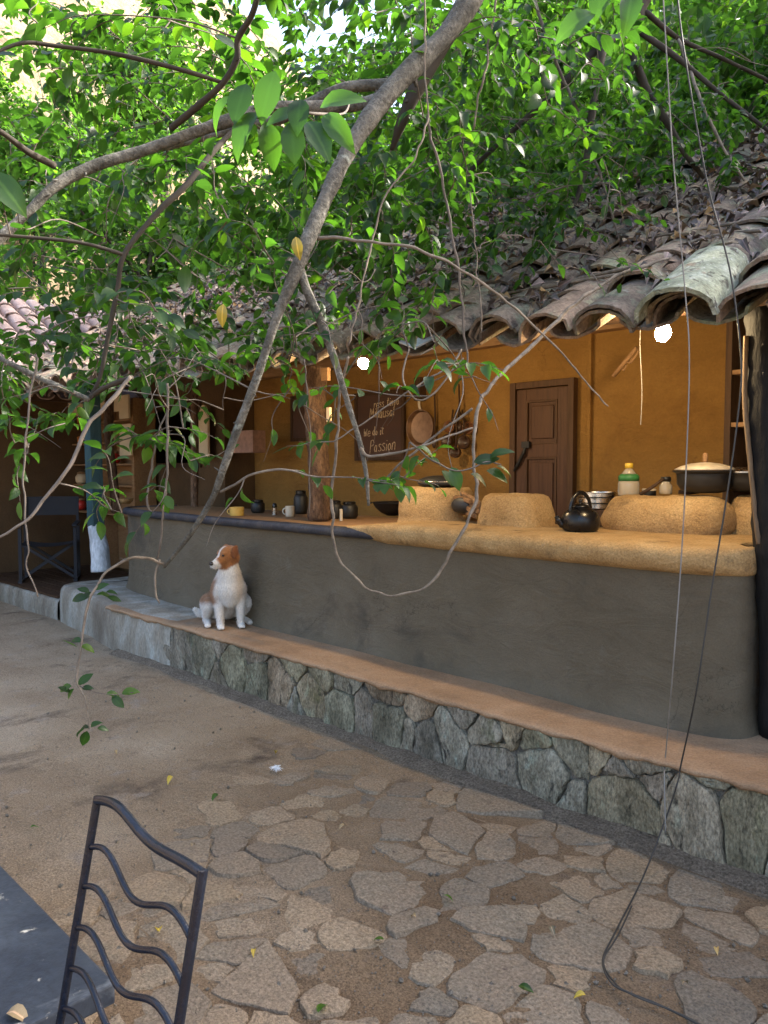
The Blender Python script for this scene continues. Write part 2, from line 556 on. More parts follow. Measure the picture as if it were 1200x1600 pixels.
M['whitemug'] = plain('white_glaze', (0.62, 0.54, 0.42), 0.35, vary=0.08)
M['firewood'] = rough_mat('firewood', [(0.10, 0.05, 0.025), (0.24, 0.13, 0.06), (0.36, 0.22, 0.11)], 9, 0.9, 60, 0.4, ((20, 0.01),), per_object=True)
M['bark'] = rough_mat('grey_bark', [(0.06, 0.056, 0.046), (0.125, 0.116, 0.096), (0.20, 0.187, 0.158)], 13, 0.9, 90, 0.5, ((22, 0.016), (90, 0.006)),
                      blotch=[((0.26, 0.28, 0.24), 14, 0.62, 0.72), ((0.05, 0.045, 0.04), 9, 0.64, 0.76)])
M['twig'] = plain('twig_bark', (0.12, 0.10, 0.082), 0.85, spec=0.2, vary=0.35, scale=14)
M['vine'] = plain('pale_vine', (0.165, 0.135, 0.105), 0.85, spec=0.2, vary=0.5, scale=30)
M['darkbark'] = plain('dark_bark', (0.045, 0.038, 0.03), 0.9, spec=0.2, vary=0.35, scale=10)
M['leaf'] = leaf_mat('leaf_green', (0.016, 0.045, 0.010), (0.066, 0.19, 0.014), 0.5, 0.5)
M['leaf_young'] = leaf_mat('leaf_young', (0.042, 0.105, 0.015), (0.105, 0.28, 0.022), 0.5)
M['leaf_far'] = leaf_mat('leaf_far', (0.032, 0.078, 0.018), (0.125, 0.31, 0.03), 0.5, 0.5)
M['leaf_yellow'] = leaf_mat('leaf_yellow', (0.45, 0.33, 0.05), (0.5, 0.36, 0.05), 0.3)
M['deadleaf'] = leaf_mat('dead_leaf', (0.135, 0.105, 0.095), (0.06, 0.04, 0.03), 0.12, 0.7)
M['deadleaf_tan'] = leaf_mat('tan_dead_leaf', (0.30, 0.22, 0.12), (0.2, 0.13, 0.06), 0.2, 0.6)
M['hill'] = rough_mat('dry_hill', [(0.17, 0.12, 0.075), (0.26, 0.20, 0.13), (0.12, 0.12, 0.06)], 0.25, 0.95, 3.0, 0.45, ((1.5, 0.2),))

cracks(M['mud_wall'], 1.6, (0.03, 0.026, 0.02), 0.006, 0.7)
cracks(M['ochre'], 1.1, (0.10, 0.05, 0.015), 0.005, 0.5)
cracks(M['bench_earth'], 2.4, (0.13, 0.085, 0.05), 0.008, 0.6)

# ------------------------------------------------------------------ ground with its paving stones
def gz(x, y):
    z = 0.018 * nz((x, y, 0), 0.9, 3) + 0.010 * nz((x, y, 0), 3.1, 8)
    return z


def sgrid(lo, hi, step, far):
    a = list(np.arange(lo, hi + 1e-6, step))
    out = [-far, -far / 3, -far / 8, -far / 20, lo - 6, lo - 2] + a + [hi + 2, hi + 6, far / 20 + hi, far / 8, far / 3, far]
    return sorted(set(out))


gx = sgrid(-9.5, 1.5, 0.075, 420)
gy = sgrid(-0.6, 3.3, 0.075, 420)
mb = MB()
mb.grid([[(x, y, gz(x, y) if (-12 < x < 4 and -3 < y < 5.5) else 0) for y in gy] for x in gx])
ground = mb.build('ground', M['ground'], None, True)
tag(ground, 'sandy brown earth of the courtyard', None, None, 'structure')


def clip_poly(poly, px, py, nx, ny):
    out = []
    n = len(poly)
    for i in range(n):
        a = poly[i]; b = poly[(i + 1) % n]
        da = (a[0] - px) * nx + (a[1] - py) * ny
        db = (b[0] - px) * nx + (b[1] - py) * ny
        if da <= 0: out.append(a)
        if (da < 0 < db) or (db < 0 < da):
            t = da / (da - db)
            out.append((a[0] + (b[0] - a[0]) * t, a[1] + (b[1] - a[1]) * t))
    return out


def voronoi(seeds, rect, reach, ax=1.0):
    cells = []
    x0, y0, x1, y1 = rect
    for i, s in enumerate(seeds):
        poly = [(x0, y0), (x1, y0), (x1, y1), (x0, y1)]
        for j, q in enumerate(seeds):
            if i == j: continue
            dx = q[0] - s[0]; dy = q[1] - s[1]
            if dx * dx + dy * dy > reach * reach: continue
            w = s[2] - q[2] if len(s) > 2 else 0.0
            if len(s) > 3: w = (s[3] ** 2 - q[3] ** 2) / (2 * (dx * dx + dy * dy))
            poly = clip_poly(poly, (s[0] + q[0]) / 2 + dx * w, (s[1] + q[1]) / 2 + dy * w, dx, dy)
            if len(poly) < 3: break
        cells.append(poly)
    return cells


def resample(poly, n, inset, jit, rnd, corner=0.25):
    """even points along a polygon whose corners are cut a little and whose edge wanders"""
    cx = sum(p[0] for p in poly) / len(poly); cy = sum(p[1] for p in poly) / len(poly)
    q = []
    m = len(poly)
    for i in range(m):
        a, b, c = poly[i - 1], poly[i], poly[(i + 1) % m]
        k = corner * rnd.uniform(0.4, 1.0)
        la = math.hypot(a[0] - b[0], a[1] - b[1]); lc = math.hypot(c[0] - b[0], c[1] - b[1])
        da = min(0.45, k * 0.18 / max(la, 1e-3)); dc = min(0.45, k * 0.18 / max(lc, 1e-3))
        q.append((b[0] + (a[0] - b[0]) * da, b[1] + (a[1] - b[1]) * da))
        q.append((b[0] + (c[0] - b[0]) * dc, b[1] + (c[1] - b[1]) * dc))
    L = [0]
    for i in range(len(q)):
        a = q[i]; b = q[(i + 1) % len(q)]
        L.append(L[-1] + math.hypot(a[0] - b[0], a[1] - b[1]))
    out = []
    j = 0
    for k in range(n):
        s = L[-1] * k / n
        while L[j + 1] < s: j += 1
        t = (s - L[j]) / max(1e-9, L[j + 1] - L[j])
        a = q[j]; b = q[(j + 1) % len(q)]
        x = a[0] + (b[0] - a[0]) * t; y = a[1] + (b[1] - a[1]) * t
        d = math.hypot(x - cx, y - cy) or 1e-6
        kk = 1 - min(0.6, (inset + jit * rnd.uniform(-1, 1)) / d)
        out.append((cx + (x - cx) * kk, cy + (y - cy) * kk))
    return out, (cx, cy)


def proj(p):
    q = Vector(p) - EYE
    d = q.dot(_f)
    return 600 + FPX * q.dot(_r) / d, 800 - FPX * q.dot(_u) / d, d


rnd = random.Random(5)
seeds = []
sp = 0.188
row = 0
y = 0.25
while y < 2.80:
    x = -5.6 + (sp / 2 if row % 2 else 0)
    while x < 0.75:
        seeds.append((x + rnd.uniform(-0.085, 0.085), y + rnd.uniform(-0.08, 0.08), rnd.uniform(-0.14, 0.14)))
        x += sp * rnd.uniform(0.8, 1.35)
    y += sp * 0.82
    row += 1
cells = voronoi(seeds, (-5.7, 0.1, 0.9, 2.80), 0.9)
XB = [(1100, 760), (1150, 560), (1200, 440), (1300, 240), (1400, 40), (1600, -160), (3000, -400)]


def keep_p(px, py):
    for (a, b) in zip(XB[:-1], XB[1:]):
        if py <= b[0]:
            t = max(0, (py - a[0]) / (b[0] - a[0]))
            xb = a[1] + (b[1] - a[1]) * t
            return min(0.9, max(0.0, 0.30 + (px - xb) / 260))
    return 0.9


npav = 0
for s, poly in sorted(zip(seeds, cells), key=lambda q: q[0][0] ** 2 + q[0][1] ** 2):
    if len(poly) < 3: continue
    px, py, d = proj((s[0], s[1], 0))
    if d < 0.5 or py < 1120: continue
    if rnd.random() > keep_p(px, py) or npav >= 299: continue
    n = 17
    pts, c = resample(poly, n, rnd.uniform(0.0, 0.007), 0.012, rnd, 0.08)
    z0 = gz(*c) + rnd.choice([rnd.uniform(-0.003, 0.004), rnd.uniform(0.001, 0.007), rnd.uniform(0.003, 0.014)])
    tx, ty = rnd.uniform(-0.05, 0.05), rnd.uniform(-0.05, 0.05)
    vs = []
    for (k, dz) in ((1.03, -0.06), (1.0, -0.007), (0.965, 0.0), (0.55, 0.002)):
        for (x, yy) in pts:
            X = c[0] + (x - c[0]) * k; Y = c[1] + (yy - c[1]) * k
            vs.append((X, Y, z0 + dz + tx * (X - c[0]) + ty * (Y - c[1]) + ((0.007 * nz((X, Y, 0), 9, 2) + 0.004 * nz((X, Y, 3), 26, 2)) if dz > -0.05 else 0)))
    vs.append((c[0], c[1], z0 + 0.003 + 0.006 * nz((c[0], c[1], 0), 9, 2)))
    fs = []
    for r_ in range(3):
        for k in range(n):
            k2 = (k + 1) % n
            fs.append((r_ * n + k, r_ * n + k2, (r_ + 1) * n + k2, (r_ + 1) * n + k))
    fs += [(3 * n + k, 3 * n + (k + 1) % n, 4 * n) for k in range(n)]
    m2 = MB(); m2.add(vs, fs)
    o = m2.build('paving_stone', M['paver'], ground, True, sharp=40)
    npav += 1

# loose grit and soil crumbs on the ground
cr = MB()
for i in range(4200):
    px = rnd.uniform(-50, 1250); py = rnd.uniform(1000, 1650)
    p = on_z(px, py, 0.0)
    if p.y > 2.86 or p.x > 1.4 or p.x < -7.5: continue
    r_ = rnd.uniform(0.0015, 0.0045) * (2.6 if rnd.random() < 0.05 else 1)
    q = Vector((p.x, p.y, gz(p.x, p.y) + r_ * 0.4 + 0.003))
    a = rnd.uniform(0, 6.28)
    e1 = Vector((math.cos(a), math.sin(a), 0)) * r_; e2 = Vector((-math.sin(a), math.cos(a), 0)) * r_ * rnd.uniform(0.5, 1)
    cr.add([q + e1, q + e2, q - e1, q - e2, q + Vector((0, 0, r_ * 0.8)), q - Vector((0, 0, r_))],
           [(0, 1, 4), (1, 2, 4), (2, 3, 4), (3, 0, 4), (1, 0, 5), (2, 1, 5), (3, 2, 5), (0, 3, 5)])
tag(cr.build('grit', M['mortar']), 'small stones and crumbs of soil scattered on the earth', None, None, 'stuff')

# low bank at the wall's foot, painting the bench's cast lamp shadow
mb = MB()
rows = []
for i in range(150):
    x = -6.0 + 7.4 * i / 149
    w = 0.05 + 0.05 * nz((x, 0, 0), 2.3, 5)
    rows.append([(x, 2.93, 0.035 + 0.012 * nz((x, 1, 0), 6)), (x, 2.86 - w * 0.3, 0.022 + gz(x, 2.85) + 0.010 * nz((x, 2, 0), 8)), (x, 2.84 - w, gz(x, 2.8) - 0.012)])
mb.grid(rows)
M['soil'] = rough_mat('shade_strip_earth', [(0.23, 0.18, 0.135), (0.34, 0.27, 0.20)], 7, 0.95, 90, 0.6, ((30, 0.02), (120, 0.01)), spec=0.1)
tag(mb.build('shade_bank', M['soil'], None, True), 'low earth strip with painted shade along the foot of the stone bench', None, None, 'structure')

# ------------------------------------------------------------------ stone bench
BZ = 0.36
bench = empty('stone_bench', (-2.5, 3.1, 0), 'long rough stone bench with a smooth orange clay top', 'bench')
mb = MB()
mb.span((-6.15, 2.918, -0.1), (1.6, 3.7, 0.335))
mb.build('core', M['mortar'], bench)
# stones as they sit in the photograph: middle of each and how big it is (half width in pixels)
spx = [(281, 1015, 20), (317, 1027, 18), (340, 1060, 7), (361, 1040, 22), (400, 1060, 19), (436, 1070, 22), (463, 1103, 8), (486, 1090, 20), (530, 1112, 24), (568, 1120, 16),
       (533, 1062, 12), (503, 1055, 12), (455, 1034, 13), (605, 1082, 22), (606, 1130, 27), (635, 1145, 14), (648, 1108, 14), (668, 1160, 24), (697, 1158, 22),
       (732, 1113, 16), (758, 1143, 22), (768, 1202, 32), (765, 1170, 16), (800, 1135, 14), (835, 1162, 18), (848, 1212, 36), (893, 1172, 24), (880, 1240, 18),
       (967, 1212, 20), (975, 1270, 48), (1017, 1232, 22), (1000, 1184, 26), (1085, 1280, 46), (1120, 1205, 22), (1175, 1296, 52), (1030, 1300, 8), (345, 1010, 8), (395, 1022, 10), (930, 1180, 14), (1250, 1330, 60), (1230, 1228, 18), (1330, 1350, 60)]
ws = []
for (a, b, r_) in spx:
    p = on_y(a, b, 2.89)
    dpt = proj(p)[2]
    ws.append((p.x, p.z, 0, r_ * dpt / FPX * 1.25))
for k in range(5):
    ws.append((-0.30 + k * 0.36, rnd.choice([0.1, 0.22]), 0, 0.14))
cells = voronoi(ws, (-5.28, -0.03, 1.5, 0.338), 1.2)
for s, poly in zip(ws, cells):
    if len(poly) < 3: continue
    ar = 0.5 * abs(sum(poly[i - 1][0] * poly[i][1] - poly[i][0] * poly[i - 1][1] for i in range(len(poly))))
    if ar < 0.0008: continue
    n = 26
    pts, c = resample(poly, n, rnd.uniform(0.001, 0.005), 0.006, rnd, 0.16)
    bul = rnd.uniform(0.004, 0.026)
    sd0 = rnd.uniform(0, 50)
    vs = []
    for (k, dep) in ((1.02, 0.06), (1.0, 0.004), (0.965, -bul * 0.7), (0.78, -bul), (0.42, -bul * 1.05)):
        for (x, z) in pts:
            X = c[0] + (x - c[0]) * k; Z = c[1] + (z - c[1]) * k
            amp = 0.0 if dep > 0.05 else (0.008 if k > 0.97 else 0.020)
            vs.append((X, 2.905 + dep + amp * nz((X, Z, sd0), 7, sd0) + amp * 0.7 * nz((X, Z, sd0), 17, sd0), Z))
    vs.append((c[0], 2.905 - bul + 0.012 * nz((c[0], c[1], sd0), 7, sd0), c[1]))
    fs = []
    for r_ in range(4):
        for k in range(n):
            k2 = (k + 1) % n
            fs.append((r_ * n + k, r_ * n + k2, (r_ + 1) * n + k2, (r_ + 1) * n + k))
    fs += [(4 * n + k, 4 * n + (k + 1) % n, 5 * n) for k in range(n)]
    m2 = MB(); m2.add(vs, fs)
    m2.build('stone', M['wallstone'], bench, True, sharp=38)

FOOT = [(-1.175, 3.95), (-1.175, 3.62), (-1.18, 3.42), (-1.235, 3.32), (-1.40, 3.285), (-1.9, 3.27), (-2.8, 3.29), (-3.55, 3.30), (-4.4, 3.29), (-5.6, 3.34), (-6.6, 3.42), (-7.08, 3.53), (-7.22, 3.75), (-7.22, 4.15)]
# clay top of the bench: ragged front lip, smooth surface that runs up to the counter's foot
mb = MB()
rows = []
for i in range(330):
    x = -6.2 + 7.8 * i / 329
    e = 2.872 + 0.014 * nz((x, 0, 0), 3.0, 1) + 0.008 * nz((x, 0, 0), 14, 2)
    th = 0.030 + 0.016 * nz((x, 3, 0), 5) + 0.010 * nz((x, 5, 0), 19)
    zt = BZ + 0.006 * nz((x, 4, 0), 1.5)
    rows.append([(x, e + 0.06, zt - th - 0.01), (x, e + 0.012, zt - th), (x, e, zt - th * 0.45), (x, e + 0.014, zt - 0.004), (x, e + 0.05, zt),
                 (x, e + 0.16, zt + 0.004 * nz((x, 1, 0), 4)), (x, e + 0.28, zt + 0.003 * nz((x, 2, 0), 4)), (x, 3.40, zt + 0.004), (x, 3.75, zt + 0.004)])
mb.grid(rows)
mb.build('clay_top', M['bench_earth'], bench, True)
# rendered block at the far end of the bench
mb = MB()
rows = []
zs = [-0.05, 0.05, 0.15, 0.25, 0.32, 0.352, 0.362]
path = [(-5.18, 2.90), (-5.5, 2.895), (-5.8, 2.89), (-6.1, 2.90), (-6.25, 2.92), (-6.5, 2.95), (-6.8, 2.99), (-7.2, 3.02), (-7.55, 3.06), (-7.72, 3.12), (-7.80, 3.25), (-7.82, 3.5), (-7.82, 4.0)]
for (x, y) in spline(path, 5):
    rr = []
    for z in zs:
        ins = 0.0 if z < 0.3 else (0.01 if z < 0.33 else (0.03 if z < 0.36 else 0.07))
        am = 0.012
        rr.append((x + (ins * 1.2 if x < -7.6 else 0), y + (ins if x > -7.78 else 0) + am * nz((x, y, z), 5, 4), z + 0.006 * nz((x, y, 0), 3)))
    rr.append((min(x + 0.2, -5.2) if x > -7.7 else -7.5, max(y, 3.9), 0.364))
    rows.append(rr)
mb.grid(rows)
mb.build('rendered_block', M['oldplaster'], bench, True)

# ------------------------------------------------------------------ porch step with planks
porch = empty('porch_step', (-9.2, 3.6, 0), 'low concrete porch step topped with dark planks under the canvas chair', 'step')
mb = MB()
rows = []
for i in range(40):
    x = -10.15 + 2.45 * i / 39
    y = 3.08 + 0.012 * nz((x, 0, 0), 3)
    rows.append([(x, y, -0.05), (x, y - 0.004, 0.08), (x, y + 0.002, 0.17), (x, y + 0.015, 0.198), (x, y + 0.05, 0.203), (x, 4.55, 0.203)])
mb.grid(rows)
mb.build('concrete_base', M['oldplaster'], porch, True)
for k in range(9):
    y0 = 3.11 + 0.155 * k
    mb = MB()
    mb.span((-10.1, y0, 0.206), (-7.78 + rnd.uniform(-0.02, 0.02), y0 + 0.143, 0.228))
    mb.build('plank', M['darkwood'], porch, bevel=0.004)

# ------------------------------------------------------------------ clay counter
CT = 1.13
counter = empty('clay_counter', (-4.2, 3.6, 0.36), 'long grey mud counter with a rounded clay ledge holding the hearths', 'counter')
cp = [Vector((p[0], p[1])) for p in spline(FOOT, 16)]


def outn(i):
    a = cp[max(0, i - 1)]; b = cp[min(len(cp) - 1, i + 1)]
    t = (b - a).normalized()
    return Vector((-t.y, t.x)) * (1 if True else -1)


# path runs from the right end to the left end: outward is towards -y
N_ = []
for i in range(len(cp)):
    n_ = outn(i)
    N_.append(n_ if True else n_)
mid = len(cp) // 2
if N_[mid].y > 0: N_ = [-n for n in N_]
rows = []
for i, p in enumerate(cp):
    rr = []
    for z in np.linspace(0.35, CT - 0.02, 15):
        t = (z - 0.35) / (CT - 0.37)
        fl = 0.035 * math.exp(-t * 16)
        o_ = fl + 0.010 * nz((p.x, p.y, z), 1.4, 6) + 0.004 * nz((p.x, p.y, z), 5, 9) - 0.01 * t
        rr.append((p.x + N_[i].x * o_, p.y + N_[i].y * o_, z))
    rows.append(rr)
mb = MB(); mb.grid(rows)
mb.build('mud_wall', M['mud_wall'], counter, True)
# top board of the far part with its black edge
il = [i for i, p in enumerate(cp) if p.x < -3.35]
ir = [i for i, p in enumerate(cp) if p.x > -3.75]
mb = MB()
mb.grid([[(cp[i].x, cp[i].y, CT), (cp[i].x if cp[i].x > -7.1 else -7.1, max(4.32, cp[i].y + 0.02), CT)] for i in il])
mb.grid([[(cp[i].x if cp[i].x > -7.1 else -7.1, max(4.32, cp[i].y + 0.02), CT), (cp[i].x if cp[i].x > -7.1 else -7.1, max(4.32, cp[i].y + 0.02), CT - 0.06)] for i in il])
mb.build('top_board', M['palebeam'], counter)
mb = MB()
mb.tube([(cp[i].x + N_[i].x * 0.012, cp[i].y + N_[i].y * 0.012, CT - 0.022 + 0.004 * nz((cp[i].x, 0, 0), 2)) for i in il], 0.034, 10)
M['blackedge'] = rough_mat('blackened_edge', [(0.012, 0.014, 0.022), (0.03, 0.033, 0.045), (0.07, 0.065, 0.06)], 8, 0.55, 60, 0.4, ((20, 0.006),), spec=0.5)
mb.build('counter_edge', M['blackedge'], counter, True)
# rounded clay ledge of the near part
prof = [(-0.01, -0.075), (0.025, -0.062), (0.048, -0.038), (0.058, -0.008), (0.054, 0.020), (0.035, 0.040), (0.0, 0.048), (-0.12, 0.05), (-0.72, 0.05)]
rows = []
for i in ir:
    p = cp[i]
    k = min(1.0, max(0.0, (p.x + 3.72) / 0.5))
    k = k * k * (3 - 2 * k)
    rr = []
    for (o_, dz) in prof:
        oo = o_ * (0.35 + 0.65 * k) if o_ > 0 else o_
        if o_ > 0: oo *= 0.15 + 0.85 * min(1.0, max(0.0, (-1.19 - p.x) / 0.18))
        w = 0.010 * nz((p.x, o_, dz), 3.2, 2) + 0.004 * nz((p.x, o_, dz), 14, 4)
        zz = CT - 0.004 + dz * (0.25 + 0.75 * k) + (w if o_ > -0.2 else 0)
        if o_ < -0.05:
            rr.append((max(-3.72, min(-1.3 if p.y > 3.4 and p.x > -1.4 else p.x, p.x)) , min(4.32, max(p.y - N_[i].y * 0 - o_ , p.y)), zz))
        else:
            rr.append((p.x + N_[i].x * (oo + w), p.y + N_[i].y * (oo + w), zz))
    rows.append(rr)
mb = MB(); mb.grid(rows)
mb.build('clay_ledge', M['clay'], counter, True)


def hearth(cx, cy, wx, wy, h, flat=0.72, loaf=False, lump=0.012, zb=CT + 0.035, mouth=None, power=2.6, seed=0):
    """moulded clay hearth: flat-topped mound"""
    rows = []
    nseg = 44
    prof = [(1.06, -0.05), (1.03, 0.0), (1.0, 0.10), (0.985, 0.3), (0.95, 0.55), (0.90, 0.78), (0.84, 0.92), (flat, 1.0), (flat * 0.7, 1.0), (flat * 0.62, 0.93), (0.02, 0.86)]
    if loaf:
        prof = [(0.93, -0.05), (0.955, 0.02), (1.0, 0.14), (1.02, 0.32), (1.0, 0.52), (0.95, 0.70), (0.87, 0.85), (0.76, 0.95), (0.62, 1.0), (0.3, 1.0), (0.02, 0.98)]
    for (k, t) in prof:
        r_ = []
        for j in range(nseg + 1):
            a = 2 * math.pi * j / nseg
            ca, sa = math.cos(a), math.sin(a)
            ex = math.copysign(abs(ca) ** (2 / power), ca); ey = math.copysign(abs(sa) ** (2 / power), sa)
            x = cx + ex * wx * k; y = cy + ey * wy * k
            z = zb + h * t
            n_ = lump * nz((x, y, z), 5, seed) + lump * 0.4 * nz((x, y, z), 16, seed)
            d = 0.0
            r_.append((x + ca * n_, y + sa * n_, z + n_ * 0.7))
        rows.append(r_)
    mb = MB(); mb.grid(rows)
    return mb


# hearths stand where the photograph shows them: measured on the ledge
def lx(px, py, Y): return on_y(px, py, Y)


LZ = CT + 0.046
hA = lx(684, 800, 3.90); hB = lx(806, 800, 3.80); hC = lx(1043, 800, 3.99); hD = lx(1165, 800, 4.12)
hearth(hA.x, hA.y, 0.285, 0.20, 0.222, 0.76, lump=0.018, zb=LZ - 0.01, seed=3).build('hearth', M['clay'], counter, True)
mb = MB(); fmp = on_y(722, 790, hA.y - 0.185); mb.ball(fmp, (0.085, 0.035, 0.052), 18, 10); mb.build('mouth_shade_ball', M['soot'], counter, True)  # sooty ball whose black paints the dark hollow of the hearth mouth
hearth(hB.x, hB.y, 0.215, 0.19, 0.192, 0.70, lump=0.014, zb=LZ - 0.01, seed=5).build('hearth', M['clay'], counter, True)
hearth(hC.x - 0.015, hC.y, 0.345, 0.19, 0.195, 0.80, True, 0.034, zb=LZ - 0.01, power=2.7, seed=9).build('hearth', M['clay'], counter, True)
hearth(hD.x + 0.06, hD.y + 0.03, 0.15, 0.12, 0.20, 0.7, lump=0.012, zb=LZ - 0.01, seed=12).build('hearth', M['clay'], counter, True)

# ------------------------------------------------------------------ kitchen building
kb = empty('kitchen_building', (-4.5, 5.0, 0), 'low open kitchen with ochre walls under a mossy clay tile roof', 'building')
BY = 5.0
mb = MB()
rows = []
for i in range(60):
    x = -7.02 + 8.2 * i / 59
    rows.append([(x, BY + 0.012 * nz((x, z, 0), 0.9, 4), z) for z in np.linspace(0.0, 3.3, 24)])
mb.grid(rows)
mb.build('back_wall', M['ochre'], kb, True)
mb = MB(); mb.span((-7.02, BY + 0.03, 0), (1.2, BY + 0.22, 3.3)); mb.build('back_wall', M['brownwall'], kb)
mb = MB(); mb.span((-10.2, 3.9, 0.0), (1.2, BY + 0.2, 0.10)); mb.build('kitchen_floor', M['mortar'], kb)
# darker room at the far end, standing forward of the ochre wall
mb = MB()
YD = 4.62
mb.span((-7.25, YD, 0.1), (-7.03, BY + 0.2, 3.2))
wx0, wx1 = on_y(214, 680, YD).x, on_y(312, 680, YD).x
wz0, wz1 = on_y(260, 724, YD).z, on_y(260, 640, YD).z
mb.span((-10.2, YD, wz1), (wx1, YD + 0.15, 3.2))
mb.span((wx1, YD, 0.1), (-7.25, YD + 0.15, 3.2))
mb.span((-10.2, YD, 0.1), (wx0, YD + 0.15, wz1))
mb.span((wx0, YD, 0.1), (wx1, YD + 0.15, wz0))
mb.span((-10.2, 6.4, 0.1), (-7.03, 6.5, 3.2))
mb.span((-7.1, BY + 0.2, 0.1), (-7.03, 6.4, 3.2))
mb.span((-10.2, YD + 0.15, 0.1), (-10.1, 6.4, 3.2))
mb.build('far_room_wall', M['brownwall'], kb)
mb = MB()
for (a, b, c, d) in ((wx0 - 0.05, wx0 + 0.02, wz0 - 0.05, wz1 + 0.05), (wx1 - 0.02, wx1 + 0.05, wz0 - 0.05, wz1 + 0.05)):
    mb.span((a, YD - 0.03, c), (b, YD - 0.003, d))
mb.span((wx0 + 0.022, YD - 0.028, wz0 - 0.05), (wx1 - 0.022, YD - 0.004, wz0))
mb.span((wx0 + 0.022, YD - 0.028, wz1), (wx1 - 0.022, YD - 0.004, wz1 + 0.06))
mb.build('window_frame', M['darkwood'], kb)
# gable wall beyond the near post
mb = MB(); mb.span((1.0, 3.6, 0), (1.2, BY, 3.0)); mb.build('end_wall', M['ochre'], kb)

# roof
RS = 0.62
RA = math.atan(RS)
EY = 2.95
NROW = 10
DY = 0.255


def ze(x): return 2.03 + 0.036 * (-1.1 - min(max(x, -9.3), -0.2))


def roof_z(x, y): return ze(x) + RS * (y - EY)


roof = MB()  # thin dark sheet under the tiles, added to block light
xs = np.linspace(1.7, -9.2, 30)
rows = [[(x, y, roof_z(x, y) - 0.035) for y in (3.30, 4.0, 4.8, 5.52)] + [(x, 5.56, roof_z(x, 5.52) - 0.06), (x, 8.3, roof_z(x, 5.52) - 1.7)] for x in xs]
roof.grid(rows)
rows = [[(x, y, roof_z(x, y) - 0.06) for y in (3.30, 4.0, 4.8, 5.5)] for x in xs]
roof.grid(rows)
roofo = roof.build('roof', M['underroof'], kb)


def tile_mesh(name, L, r0, r1, h, th, seed, mat, pan=False):
    rd = random.Random(seed)
    na = 8
    secs = []
    for (yy, r_) in ((0.0, r0), (L * 0.5, (r0 + r1) / 2), (L, r1)):
        o_, i_ = [], []
        for k in range(na + 1):
            a = math.pi * k / na
            w = rd.uniform(-0.0025, 0.0025)
            y2 = yy + (rd.uniform(-0.010, 0.010) if yy in (0.0,) else 0)
            # slightly pointed arch, as hand-made tiles have
            px_ = math.cos(a); pz_ = math.sin(a) ** 0.85
            o_.append((px_ * (r_ + w), y2, pz_ * (h * r_ / r0 + w)))
            i_.append((px_ * (r_ - th + w), y2, pz_ * (h * r_ / r0 - th + w) - (0.0 if 0 < k < na else 0.0)))
        secs.append((o_, i_))
    vs = []
    for (o_, i_) in secs:
        vs += o_ + i_
    m_ = na + 1
    fs = []
    for s in range(2):
        b0, b1 = s * 2 * m_, (s + 1) * 2 * m_
        for k in range(na):
            fs.append((b0 + k, b1 + k, b1 + k + 1, b0 + k + 1))
            fs.append((b0 + m_ + k, b0 + m_ + k + 1, b1 + m_ + k + 1, b1 + m_ + k))
        fs.append((b0, b0 + m_, b1 + m_, b1))
        fs.append((b0 + na, b1 + na, b1 + m_ + na, b0 + m_ + na))
    for k in range(na):
        fs.append((k, k + 1, m_ + k + 1, m_ + k))
        e = 4 * m_
        fs.append((e + k, e + m_ + k, e + m_ + k + 1, e + k + 1))
    if pan:
        vs = [(-x, y, -z) for (x, y, z) in vs]
    me = bpy.data.meshes.new(name)
    me.from_pydata(vs, [], fs)
    me.polygons.foreach_set('use_smooth', [True] * len(me.polygons))
    bm = bmesh.new(); bm.from_mesh(me); bmesh.ops.recalc_face_normals(bm, faces=bm.faces[:]); bm.to_mesh(me); bm.free()
    me.set_sharp_from_angle(angle=R(45))
    me.materials.append(mat)
    me.update()
    return me


covers = [tile_mesh('roof_tile', 0.42, 0.136, 0.112, 0.108, 0.014, 20 + k, M['tile']) for k in range(5)]
pans = [tile_mesh('pan_tile', 0.42, 0.125, 0.135, 0.068, 0.013, 40 + k, M['tile'], True) for k in range(3)]
XA = on_y(1056, 500, EY).x            # a cover tile's arch over the near bulb
SPX = 0.305


def place_tiles(slots, parent, limit, stuff_name, mat):
    """slots: list of (mesh, matrix); nearest ones in view become parts, the rest one mesh"""
    def key(s):
        p = s[1].translation
        px, py, d = proj(p)
        inside = d > 0 and -120 < px < 1320 and py > -100
        return (0 if inside else 1, d if d > 0 else 99)
    slots = sorted(slots, key=key)
    off = woff(parent)
    T = Matrix.Translation(-off)
    for me, Mx in slots[:limit]:
        o = bpy.data.objects.new('roof_tile', me)
        COL.objects.link(o)
        o.parent = parent
        o.matrix_basis = T @ Mx
    rest = slots[limit:]
    if rest:
        V, F, LS, LT = [], [], [], []
        nv = nl = 0
        for me, Mx in rest:
            n = len(me.vertices)
            co = np.empty(n * 3, np.float32); me.vertices.foreach_get('co', co)
            co = co.reshape(-1, 3) @ np.array(Mx.to_3x3()).T + np.array(Mx.translation - off)
            V.append(co)
            li = np.empty(len(me.loops), np.int32); me.loops.foreach_get('vertex_index', li)
            ls = np.empty(len(me.polygons), np.int32); me.polygons.foreach_get('loop_start', ls)
            lt = np.empty(len(me.polygons), np.int32); me.polygons.foreach_get('loop_total', lt)
            F.append(li + nv); LS.append(ls + nl); LT.append(lt)
            nv += n; nl += len(li)
        me = np_mesh(stuff_name, np.concatenate(V), np.concatenate(F), np.concatenate(LS), np.concatenate(LT), True)
        me.set_sharp_from_angle(angle=R(45))
        o = link_mesh(stuff_name, me, parent, mat)
        tag(o, None, None, None, 'stuff')


